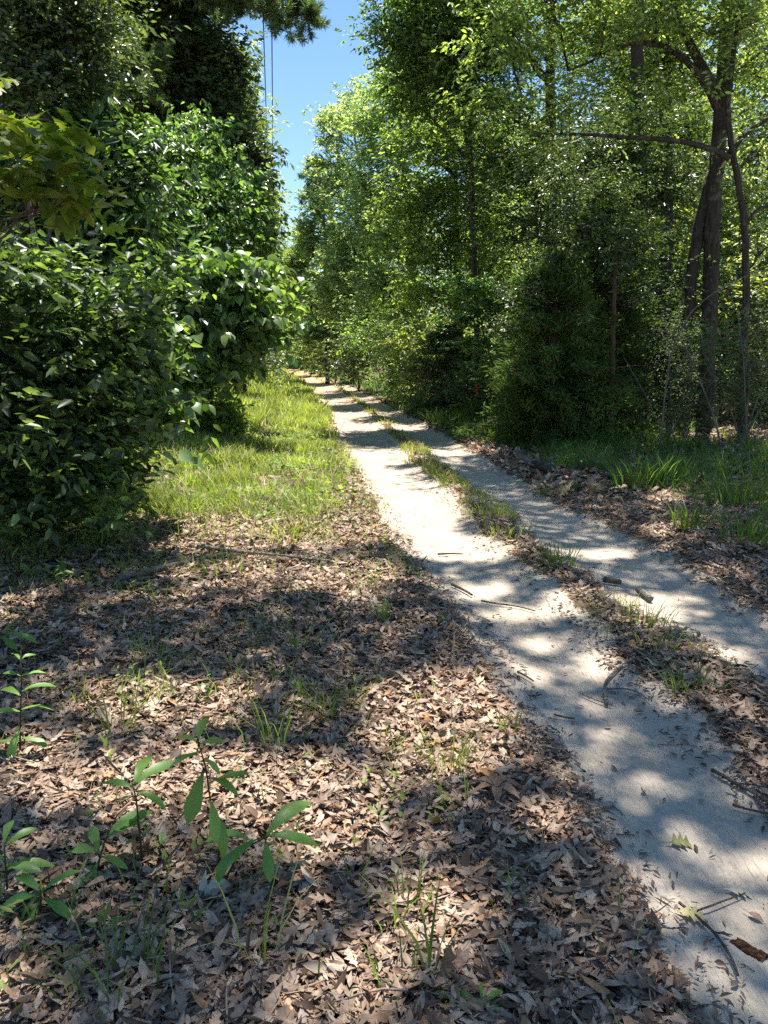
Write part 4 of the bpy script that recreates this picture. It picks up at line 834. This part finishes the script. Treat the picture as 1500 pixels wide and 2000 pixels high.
# ================================================================== THE THICKET ON THE LEFT
Y = 6.6
tree('leafy_shrub', 'large dark leafy shrub overhanging the near left side of the track', 'shrub', tp([(60, 1080), (70, 900), (100, 760), (90, 600), (60, 430), (40, 250)], 7.2), [.035, .032, .03, .026, .02, .012],
     [blob(120, 800, 6.5, 110, 90), blob(220, 830, 6.6, 80, 70), blob(60, 940, 6.1, 100, 80), blob(190, 930, 6.4, 70, 50), blob(110, 660, 6.6, 110, 80), blob(210, 640, 6.8, 70, 60), blob(40, 560, 6.3, 90, 80), blob(270, 560, 7.2, 60, 60), blob(-60, 760, 5.8, 90, 120), blob(-60, 980, 5.6, 90, 70), blob(60, 1030, 6.1, 60, 40), blob(-120, 560, 5.6, 100, 120), blob(110, 880, 6.3, 130, 60), blob(20, 830, 6.2, 110, 90), blob(20, 690, 6.2, 110, 80), blob(130, 745, 6.5, 120, 60), blob(100, 980, 6.3, 80, 50), blob(-100, 880, 5.8, 120, 90)], M['glossy'], M['twig'], 250, 10, 8, .105, .44, 'fold', .22, seed=40, r_limb=.02, r_twig=.007, keep=.8, trunk_name='stem', crown_name='foliage',
     extra=[(tp([(30, 1075), (48, 850), (70, 600), (110, 380)], 6.9), [.03, .026, .02, .012]), (tp([(100, 1070), (150, 900), (200, 780), (250, 700)], 6.9), [.022, .018, .014, .008]), (tp([(5, 1060), (-5, 800), (30, 520)], 6.5), [.026, .02, .012])])
tree('leafy_shrub', 'broad-leaved sapling with big sunlit heart-shaped leaves in front of the dark shrub', 'shrub', tp([(150, 1000), (190, 860), (240, 760), (285, 730)], 7.6), [.018, .015, .011, .006],
     [blob(315, 800, 7.4, 42, 32), blob(260, 780, 7.4, 45, 32), blob(285, 640, 7.6, 36, 30), blob(255, 700, 7.4, 40, 34), blob(220, 590, 7.4, 40, 36), blob(280, 720, 7.4, 20, 20)], M['big'], M['twig'], 34, 5, 5, .15, .9, 'heart', .15, seed=41, r_limb=.010, r_twig=.005, trunk_name='stem', crown_name='foliage', droop=.55, bend=.35, cup=.2, flat=.9, jitter=.4)
tree('lobed_leaf_tree', 'branches of yellowish lobed leaves hanging in from the left edge', 'tree', tp([(-140, 1180), (-150, 800), (-120, 420), (-130, 150)], 5.2), [.05, .045, .035, .02],
     [blob(60, 235, 4.9, 90, 22), blob(130, 300, 4.9, 70, 20), blob(30, 330, 4.6, 80, 26), blob(150, 400, 5, 90, 18), blob(90, 365, 4.8, 90, 18), blob(0, 270, 4.5, 60, 22)], M['lobed'], M['twig'], 28, 2, 6, .14, .85, 'sass', .13, seed=42, r_limb=.012, r_twig=.005, droop=.3, bend=.3, cup=.15, flat=1.0, jitter=.35, spread=.8, twig_len=.3)
tree('forest_tree', 'small-leaved tree arching over the top left corner', 'tree', tp([(-60, 1000), (-50, 600), (10, 250), (30, -50), (40, -300)], 9.5), [.11, .10, .085, .06, .03],
     [blob(60, 60, 9, 100, 60), blob(160, 40, 9, 70, 50), blob(40, 170, 8.6, 80, 50), blob(130, 150, 9, 60, 50), blob(190, 80, 9, 40, 40), blob(60, -70, 9, 130, 60), blob(170, 0, 9.4, 80, 60), blob(20, 0, 8.6, 90, 60), blob(60, 110, 8.8, 100, 50)], M['dark'], M['bark'], 170, 11, 8, .075, .45, seed=43, sigma=.24, keep=.6)
tree('magnolia_tree', 'glossy dark tree with long pointed leaves behind the lobed branches', 'tree', tp([(120, 930), (140, 600), (170, 300), (180, 120)], 9.6), [.08, .07, .05, .02],
     [blob(230, 300, 9, 60, 50), blob(270, 360, 8.8, 45, 40), blob(220, 420, 8.8, 70, 50), blob(160, 240, 9.2, 70, 50), blob(120, 480, 9, 90, 60), blob(240, 500, 8.8, 60, 50), blob(170, 560, 9, 80, 60), blob(60, 400, 9, 100, 80), blob(290, 330, 8.6, 26, 26), blob(60, 560, 8.4, 90, 70), blob(150, 390, 9.2, 120, 70)], M['glossy'], M['bark'], 190, 9, 8, .135, .34, seed=44, sigma=.24, droop=.5, bend=.35, keep=.6)
row_tree(315, 800, 21, [(350, 80, 20, 90, 70), (400, 150, 20, 70, 70), (300, 160, 20, 70, 80), (440, 230, 20, 50, 60), (400, 260, 20, 80, 60), (465, 310, 20, 36, 50), (320, 60, 20, 80, 60), (250, 40, 20, 70, 70), (430, 120, 20, 40, 50), (270, 260, 20, 90, 70), (440, 340, 20, 70, 50), (340, -40, 20, 150, 70), (510, 290, 19.6, 24, 16)], 'dark', 'tall round-crowned tree behind the vine-covered mound on the left', 45, n=260, L=.15, sigma=.26, top=-150, lean=20, r0=.16)
row_tree(470, 770, 26, [(440, 180, 25, 30, 60), (462, 225, 25, 24, 40), (440, 130, 25, 24, 40), (460, 260, 25, 50, 50), (505, 400, 25, 26, 50), (490, 480, 25, 34, 60)], 'oak', 'narrow light-topped tree edging the sky on the left', 46, n=140, L=.11, top=100, lean=0)
row_tree(510, 750, 38, [(512, 400, 37, 18, 30), (500, 450, 37, 30, 50), (520, 460, 37, 16, 40), (510, 560, 37, 30, 60), (490, 360, 37, 26, 30)], 'oak', 'far left tree showing beyond the narrow one beside the wires', 47, n=110, L=.16, top=340)
tree('vine_mound', 'tall mound of vine-draped foliage in the middle of the left thicket', 'shrub', tp([(400, 800), (400, 600), (390, 400), (380, 260)], 17), [.09, .08, .06, .03],
     [blob(390, 270, 16, 60, 40), blob(420, 350, 15.6, 80, 50), blob(350, 340, 15.6, 70, 60), blob(450, 430, 15.4, 60, 60), blob(370, 450, 15, 80, 60), blob(480, 370, 16, 44, 40), blob(320, 430, 14.5, 60, 60), blob(500, 450, 16, 30, 60), blob(420, 530, 15, 80, 50), blob(330, 540, 14, 60, 50), blob(300, 300, 15, 60, 60)], M['big'], M['bark'], 230, 9, 8, .105, .6, seed=48, sigma=.26, droop=.6, bend=.3, keep=.4, trunk_name='stem', crown_name='foliage')
tree('mulberry_tree', 'big-leaved mulberry bush leaning out over the sunny verge', 'shrub', tp([(400, 830), (420, 700), (450, 600), (470, 500)], 13.5), [.05, .045, .035, .015],
     [blob(414, 540, 13, 51, 40), blob(364, 600, 12.6, 51, 46), blob(454, 600, 13, 51, 50), blob(404, 680, 12.8, 51, 50), blob(474, 650, 13, 39, 50), blob(334, 560, 12.6, 42, 40), blob(509, 630, 13.4, 22, 50), blob(374, 740, 12.6, 42, 26), blob(284, 520, 12.8, 30, 26), blob(434, 720, 13, 34, 30), blob(494, 560, 13.4, 22, 30), blob(304, 650, 12.8, 42, 60), blob(274, 720, 13, 34, 40)], M['big'], M['twig'], 220, 7, 6, .165, .9, 'heart', .24, seed=49, droop=.7, bend=.35, flat=.8, keep=.6, r_limb=.02, r_twig=.007, jitter=.45, trunk_name='stem', crown_name='foliage')
for k, (px, py, L_, sz, lb) in enumerate([(420, 800, .10, 1.0, 'leafy young plant at the grass edge under the mulberry'), (330, 785, .06, 1.3, 'yellow-green small-leaved bush between the dark shrub and the mulberry'), (390, 790, .07, 1.1, 'low small-leaved bush in front of the dark gap in the thicket')]):
    p = ground_pt(px, py+20 if k else py+25); p[1] = min(p[1], 13.5); p = np.array([(px-750)/F*p[1]*1.0, p[1], 0]); p[2] = gz(p[0], p[1]); w = .32*sz
    T = [p, p+np.array([.02, 0, .2]), p+np.array([0, .05, .5*sz])]
    tree('bush', lb, 'bush', T, [.012, .01, .005], [(p+np.array([0, 0, .45*sz]), np.array([w*1.3, w*1.2, w])), (p+np.array([w, 0, .3*sz]), np.array([w, w, w*.7]))], M['weed'], M['twig'], 26, 8, 7, L_, .55, seed=60+k, sigma=.12, r_limb=.008, r_twig=.004, trunk_name='stem', crown_name='foliage')

# ================================================================== UNDERSTORY ON THE RIGHT
tree('dogwood', 'bright layered spray of a young dogwood left of the cedar', 'shrub', tp([(975, 800), (965, 720), (940, 640), (930, 560)], 19), [.03, .026, .02, .01],
     [blob(930, 672, 18.4, 50, 12), blob(985, 590, 18.6, 60, 16), blob(910, 620, 18.8, 50, 14), blob(960, 720, 18.6, 40, 10), blob(920, 560, 19, 60, 18)], M['big'], M['twig'], 60, 8, 7, .11, .55, seed=62, sigma=.16, keep=.8, r_limb=.012, flat=1.2, trunk_name='stem', crown_name='foliage')
for k, (px, py, Y, w, h, mt_, L_, lb) in enumerate([
 (1300, 860, 13.6, 1.15, 1.5, 'grey', .055, 'thin grey-leaved thicket bush in front of the dark trunks'),
 (1450, 850, 12.8, 1.1, 1.6, 'grey', .055, 'sparse pale-twigged bush at the right edge above the white log'),
 (1160, 850, 15.6, 1.0, 1.3, 'dark', .06, 'dark low bush tucked behind the large cedar'),
 (1240, 830, 16.0, 1.2, 2.6, 'grey', .06, 'tall wispy bush between the reddish stem and the forked oak'),
 (940, 800, 20.0, .9, 1.0, 'dark', .08, 'dark rounded bush at the grass beside the orange ribbon'),
 (985, 815, 17.5, .8, 1.1, 'cedar', .07, 'dark bush against the left foot of the large cedar'),
 (800, 775, 26.0, 1.2, 1.5, 'pale', .10, 'pale bush by the grass near the dome-shaped cedar'),
 (760, 765, 29.0, 1.4, 2.2, 'broad', .10, 'leafy bush left of the pale one along the right row'),
 (700, 752, 36.0, 1.7, 2.6, 'dark', .13, 'shaded bush halfway to the bend on the right'),
 (655, 742, 46.0, 2.1, 2.8, 'broad', .16, 'rounded bush near the bend on the right'),
 (625, 733, 60.0, 2.6, 3.0, 'oak', .2, 'last bush before the bend on the right'),
 (478, 742, 48.0, 2.0, 2.6, 'broad', .16, 'bush hanging over the left side at the bend'),
 (455, 760, 30.0, 1.5, 2.2, 'dark', .12, 'dark bush behind the mulberry'),
 (860, 700, 24.0, 1.6, 2.0, 'oak', .10, 'leafy sapling bush above the dome-shaped cedar')]):
    p = at(px, py, Y); p[2] = gz(p[0], p[1])
    r = np.random.default_rng(70+k); T = [p, p+np.array([.05, 0, h*.5]), p+np.array([-.05, .05, h*1.1])]
    bl = [(p+np.array([r.normal()*w*.45, r.normal()*w*.3, h*(.35+.9*q/5)]), np.array([w*.62, w*.6, h*.3])) for q in range(6)]
    ex = [([p, p+np.array([s*w*.3, 0, h*.5]), p+np.array([s*w*.7, .1, h*1.0])], [.018, .014, .007]) for s in (-1, .6, 1)]
    tree('bush', lb, 'bush', T, [.025, .02, .01], bl, M[mt_], M['greybark' if mt_ == 'grey' else 'twig'], 90 if mt_ != 'grey' else 80, 9 if mt_ != 'grey' else 6, 7, L_, .5, seed=70+k, sigma=.18*Y/15, r_limb=.014, r_twig=.006, extra=ex, trunk_name='stem', crown_name='foliage')
def arch(pts, Y, r0, label, seed, side=()):
    P = np.array(tp(pts, Y)); o = np.array([P[0][0], P[0][1], gz(P[0][0], P[0][1])]); P = P-o; P[0, 2] = -.05
    r = np.random.default_rng(seed); Q, R = refine(P, np.linspace(r0, r0*.4, len(P)), r); mb = MB(); mb.tube(Q, R, 6)
    for s in side: S = np.array(tp(s, Y))-o; mb.tube(S, np.linspace(r0*.4, r0*.15, len(S)), 4)
    o_ = mb.build('arching_stem', M['greybark']); o_.location = o; tag(o_, label, 'sapling')
arch([(1415, 892), (1400, 830), (1370, 750), (1345, 690), (1325, 650)], 11.5, .016, 'pale leaning stem rising left from the tall grass on the right', 1, [[(1370, 750), (1420, 735), (1470, 780)], [(1345, 690), (1320, 720)]])
arch([(1290, 860), (1305, 700), (1340, 620), (1380, 580), (1450, 540), (1520, 520)], 11.8, .014, 'long pale stem arching to the right over the thicket', 2, [[(1340, 620), (1330, 570), (1345, 530)], [(1380, 580), (1400, 600), (1440, 600)]])
arch([(1462, 880), (1456, 800), (1452, 700), (1440, 600)], 12, .012, 'thin upright pale stem near the right edge', 3)
# orange ribbon tied to a bush
p = at(931, 748, 18.6); mb = MB(); r_ = np.random.default_rng(5)
z = np.linspace(0, -.28, 6); off = r_.normal(size=(6, 2))*.012
V = []
for k in range(6): V += [p+np.array([off[k, 0]-.02, off[k, 1], z[k]]), p+np.array([off[k, 0]+.02, off[k, 1]+.012, z[k]])]
mb.add(V, [(2*k, 2*k+1, 2*k+3, 2*k+2) for k in range(5)])
m_, nt_, N_, L_ = new_mat('ribbon'); b_ = N_('ShaderNodeBsdfPrincipled', Roughness=.5); b_.inputs['Base Color'].default_value = (.75, .12, .03, 1); o_ = N_('ShaderNodeOutputMaterial'); L_(b_.outputs[0], o_.inputs[0])
tag(mb.build('ribbon', m_), 'orange marking ribbon hanging in the shaded bushes right of the track', 'ribbon')

# ================================================================== THE WOODS BEHIND
def proto(seed, h, crown_lo, w, mat, bark, L, n=110, r0=.13):
    r = np.random.default_rng(seed); T = np.array([[0, 0, 0], [0, 0, h*.3], [0, 0, h*.6], [0, 0, h]]); T[1:, :2] += r.normal(size=(3, 2))*.25
    bl = []
    for q in range(12):
        z = crown_lo+(h-crown_lo)*(q+.5)/12; f_ = (z-crown_lo)/(h-crown_lo); R = w*(1-.55*f_)*(.45+.55*min(1, f_*4)); a = r.uniform(0, 6.28)
        bl.append((np.array([math.cos(a)*R*.55, math.sin(a)*R*.55, z]), np.array([R*.75, R*.75, (h-crown_lo)*.10])))
    e = tree('forest_tree', 'x', 'tree', T, [r0, r0*.8, r0*.6, r0*.2], bl, mat, bark, n, 10, 7, L, .45, seed=seed, sigma=.42, keep=.35, twig_len=.45, sides=7)
    return e
protos = [proto(201, 13, 3.5, 3.0, M['broad'], M['bark'], .15, 150), proto(202, 15, 5.0, 3.2, M['oak'], M['bark'], .15, 150), proto(203, 11, 2.0, 2.6, M['dark'], M['bark'], .14, 140, .10), proto(204, 14, 4.0, 2.8, M['pale'], M['greybark'], .14, 150, .11), proto(205, 9, 1.0, 2.2, M['oak'], M['bark'], .13, 130, .07)]
def sproto(seed, h, w, mat, L):
    r = np.random.default_rng(seed); T = [np.zeros(3), np.array([.05, 0, h*.5]), np.array([0, .1, h])]
    bl = [(np.array([r.normal()*w*.45, r.normal()*w*.45, h*(.25+.75*q/6)]), np.array([w*.6, w*.6, h*.25])) for q in range(7)]
    return tree('understory_shrub', 'x', 'shrub', T, [.03, .02, .01], bl, mat, M['twig'], 70, 8, 7, L, .5, seed=seed, sigma=.25, keep=.5, trunk_name='stem', crown_name='foliage')
sprotos = [sproto(211, 2.6, 1.2, M['dark'], .10), sproto(212, 1.7, 1.1, M['broad'], .09), sproto(213, 3.4, 1.3, M['oak'], .10)]
used = set()
def place(src, x, y, rz, s, label, group):
    p = (x, y, gz(x, y)-.05)
    if src.name not in used:
        used.add(src.name); src.location = p; src.rotation_euler = (0, 0, rz); src.scale = (s, s, s); src['label'] = label; src['group'] = group; return src
    return copy_tree(src, p, rz, s, label, group)
rw = np.random.default_rng(99)
def woods(n, fx, y0, y1, srcs, label, group, s0, s1, mind, w=None):
    pts = []; tries = 0
    while len(pts) < n and tries < 20000:
        tries += 1; y = y0+(y1-y0)*rw.random()**1.1; x = fx(y, rw.random())
        if any((x-a)**2+(y-b)**2 < mind**2 for a, b in pts): continue
        px, _ = to_px(x, y, 4.0)
        if px < -250 or px > 1750: continue
        pts.append((x, y)); place(srcs[int(rw.integers(len(srcs)))], x, y, rw.uniform(0, 6.28), rw.uniform(s0, s1), label, group)
woods(46, lambda y, u: R2(y)+7.5+(u**1.3)*(8+y*.55), 19, 62, protos, 'leafy tree among many in the woods behind the cedars and the forked oak', 'trees of the woods on the right', .8, 1.15, 2.3)
woods(30, lambda y, u: L1(y)-6.8-(u**1.3)*(5+y*.35), 11, 60, protos, 'leafy tree among many in the woods behind the left thicket', 'trees of the woods on the left', .8, 1.15, 2.4)
woods(18, lambda y, u: L1(y)-12+u*24 if y > 100 else R2(y)+4+u*14, 70, 150, protos, 'far leafy tree closing the woods around the bend', 'far trees around the bend', 1.0, 1.4, 4)
woods(30, lambda y, u: R2(y)+4.6+(u**1.2)*(6+y*.4), 16.5, 46, protos[2:5:2], 'low-branched young tree among others at the shaded front of the right-hand woods', 'young trees at the front of the woods on the right', .5, .85, 1.7)
woods(90, lambda y, u: R2(y)+5.2+u*(5+y*.5), 15.5, 62, sprotos, 'shaded shrub under the trees behind the cedars', 'understory shrubs on the right', .8, 1.5, 1.2)
woods(34, lambda y, u: -26+u*34, 88, 104, sprotos, 'far bush in the green wall beyond the bend of the track', 'far bushes beyond the bend', 1.6, 2.6, 1.6)
woods(26, lambda y, u: L1(y)-4.6-u*(4+y*.3), 9.5, 50, sprotos, 'shaded shrub under the trees of the left thicket', 'understory shrubs on the left', .7, 1.25, 1.3)

# ================================================================== UNSEEN CROWNS OVERHEAD, SHAPED TO DAPPLE THE NEAR GROUND
SUNNY = [(390,1545,360,75,.95),(870,1430,150,105,.95),(320,1370,180,55,.95),(700,1910,110,130,.9),(840,1795,95,85,.9),(1285,1765,75,75,1),(1412,1645,85,26,.85),(1462,1740,60,40,.85),(1060,1238,45,20,.8),(1160,1288,50,20,.8),(1035,1292,60,16,.8),(1195,1402,60,18,.75),
 (1270,1190,75,42,.95),(1425,1265,75,20,.8),(1095,1172,60,26,.9),(480,1010,330,75,.8),(560,1130,260,40,.55),(300,1200,140,34,.6),(1170,1072,90,13,.7),(1125,927,45,13,.9),(1300,972,45,14,.9),(1292,1037,45,14,.9),(800,985,110,75,.85),(880,1060,95,24,.9),(950,1140,60,20,.8),(985,1183,55,15,.8),(40,1500,80,70,.9),(60,1960,110,60,.6),(1050,1610,80,40,.7),(985,1075,40,14,.7),(700,1190,50,40,.7),(640,1640,160,60,.85),(1470,1900,40,90,.5)]
SHADY = [(420,1800,330,110),(1130,1860,170,150),(430,1255,500,88),(60,1090,120,90),(940,1660,150,70),(1330,1850,100,60),(250,1920,180,80)]
def shade(x, y):  # how much shade each ground point should get from the added crowns
    px, py = to_px(x, y, 0.)
    s = np.full(np.shape(x), .86)
    s = np.where((py < 960) & (px < 760), .0, s); s = np.where((py < 1000) & (px < 640), s*.25, s)
    s = np.where((py < 900) & (px < 900), s*.5, s); s = np.where((px > 1000) & (py < 1150), .93, s)
    for cx, cy, rx, ry, a in SUNNY:
        d = ((px-cx)/rx)**2+((py-cy)/ry)**2; s = s*(1-min(1, a*1.12)*np.clip(1.6-d, 0, 1))
    for cx, cy, rx, ry in SHADY:
        d = ((px-cx)/rx)**2+((py-cy)/ry)**2; s = np.maximum(s, .95*np.clip(1.4-d, 0, 1))
    return s
def overhead(name, label, trunk, r0, x0, x1, y0, y1, h0, h1, per, seed, K=4, L=.10):  # adds an unseen oak, its leaves set sunward of ground wanted in shade
    r = np.random.default_rng(seed); n = int((x1-x0)*(y1-y0)*per); x = r.uniform(x0, x1, n); y = r.uniform(y0, y1, n)
    keep = r.random(n) < sstep(.32, .62, shade(x, y)+.5*fbm(x*2.3+3, y*2.3, 3)); x, y = x[keep], y[keep]
    h = h0+(h1-h0)*(.5+1.1*fbm(x*.5+9, y*.5, 2))+r.normal(size=len(x))*.25
    tip = np.stack([x, y, np.zeros(len(x))], -1)+SUN*(h/SUN[2])[:, None]
    # nothing may hang into the picture
    px, py = to_px(tip[:, 0], tip[:, 1], tip[:, 2]); ok = py < -60; tip = tip[ok]
    o = np.array([trunk[0], trunk[1], gz(*trunk)]); e = empty(name, o, label, 'tree'); tip = tip-o
    d = r.normal(size=tip.shape); d[:, 2] *= .35; mb = MB(); sprays(mb, r, tip, d, K, L, .5, twig_len=.14, flat=.9)
    tb = MB(); top = float(np.median(tip[:, 2])); T, R = refine(np.array([[0, 0, -.1], [.1, 0, top*.35], [-.1, .1, top*.75], [0, 0, top*1.05]]), np.array([r0, r0*.85, r0*.6, r0*.3]), r); tb.tube(T, R, 9, .12, r)
    cl = tip[r.choice(len(tip), min(len(tip), 90), replace=False)]
    ang = np.arctan2(cl[:, 1], cl[:, 0]); order = np.argsort(ang)
    for gi in np.array_split(order, 14):
        c = cl[gi].mean(0); Pm = curve(T[int(len(T)*.72)], c, r, 7, .06, .03); tb.tube(Pm, np.linspace(.055, .016, 7), 5)
        for q in cl[gi]: tb.tube(curve(Pm[int(r.integers(3, 7))], q, r, 5, .05, .05), np.linspace(.014, .005, 5), 4)
    tb.build('trunk', M['bark'], e); mb.build('crown', M['oak'], e, smooth=False)
overhead('oak_tree', 'unseen oak added outside the right of the picture, crown shaped to shade the near ruts', (6.4, 9.0), .24, -.9, 5.4, 1.2, 13, 10.0, 13.5, 260, 301)
overhead('oak_tree', 'unseen oak added outside the left of the picture, crown shaped to shade the near leaves', (-5.6, 7.6), .22, -2.25, -.9, 1.2, 8.2, 9.5, 12.5, 260, 302)

# ================================================================== WIRES
for k, (dx, dz, lb) in enumerate([(0, 0, 'left of the two thin wires hanging above the track'), (.26, .1, 'right of the two thin wires hanging above the track')]):
    a = at(514, 40, 26); b = at(531, 560, 120); a[0] += dx; b[0] += dx; d = b-a
    t = np.linspace(-.35, 1.3, 40)[:, None]; P = a+d*t; P[:, 2] += .9*(4*(t[:, 0]-.5)**2-1)*.6
    mb = MB(); mb.tube(P, .019, 5); tag(mb.build('power_line', bark_mat('wire', C(.03, .03, .03), C(.05, .05, .05))), lb, 'power line')

# ================================================================== SKY, SUN, CAMERA
w = bpy.data.worlds.new('World'); scene.world = w; w.use_nodes = True; nt = w.node_tree
sky = nt.nodes.new('ShaderNodeTexSky'); sky.sky_type = 'NISHITA'; sky.sun_disc = False; sky.sun_elevation = SUN_EL; sky.sun_rotation = SUN_AZ
sky.altitude = 200; sky.air_density = 1.0; sky.dust_density = .0; sky.ozone_density = .8
bg = nt.nodes['Background']; bg.inputs['Strength'].default_value = .082; hs = nt.nodes.new('ShaderNodeHueSaturation'); hs.inputs['Saturation'].default_value = 1.14; nt.links.new(sky.outputs[0], hs.inputs['Color']); nt.links.new(hs.outputs[0], bg.inputs['Color'])
ld = bpy.data.lights.new('sun', 'SUN'); ld.energy = 5.0; ld.angle = math.radians(.53); ld.color = (1, .94, .86)
lo = bpy.data.objects.new('sun', ld); COL.objects.link(lo); lo.rotation_euler = Vector(SUN.tolist()).to_track_quat('Z', 'Y').to_euler()
cd = bpy.data.cameras.new('camera'); cam = bpy.data.objects.new('camera', cd); COL.objects.link(cam); scene.camera = cam
cam.location = (0, 0, H); cam.rotation_euler = (math.pi/2-PITCH, 0, 0); cd.sensor_fit = 'VERTICAL'; cd.sensor_height = 36; cd.lens = 36*F/2000; cd.clip_start = .05; cd.clip_end = 3000
vs = scene.view_settings; vs.view_transform = 'Standard'; vs.look = 'None'; vs.exposure = 1.36; vs.gamma = 1
cy = scene.cycles; cy.max_bounces = 6; cy.diffuse_bounces = 3; cy.glossy_bounces = 2; cy.transmission_bounces = 4; cy.transparent_max_bounces = 4; cy.caustics_reflective = False; cy.caustics_refractive = False
cy.sample_clamp_indirect = 4; cy.use_denoising = False
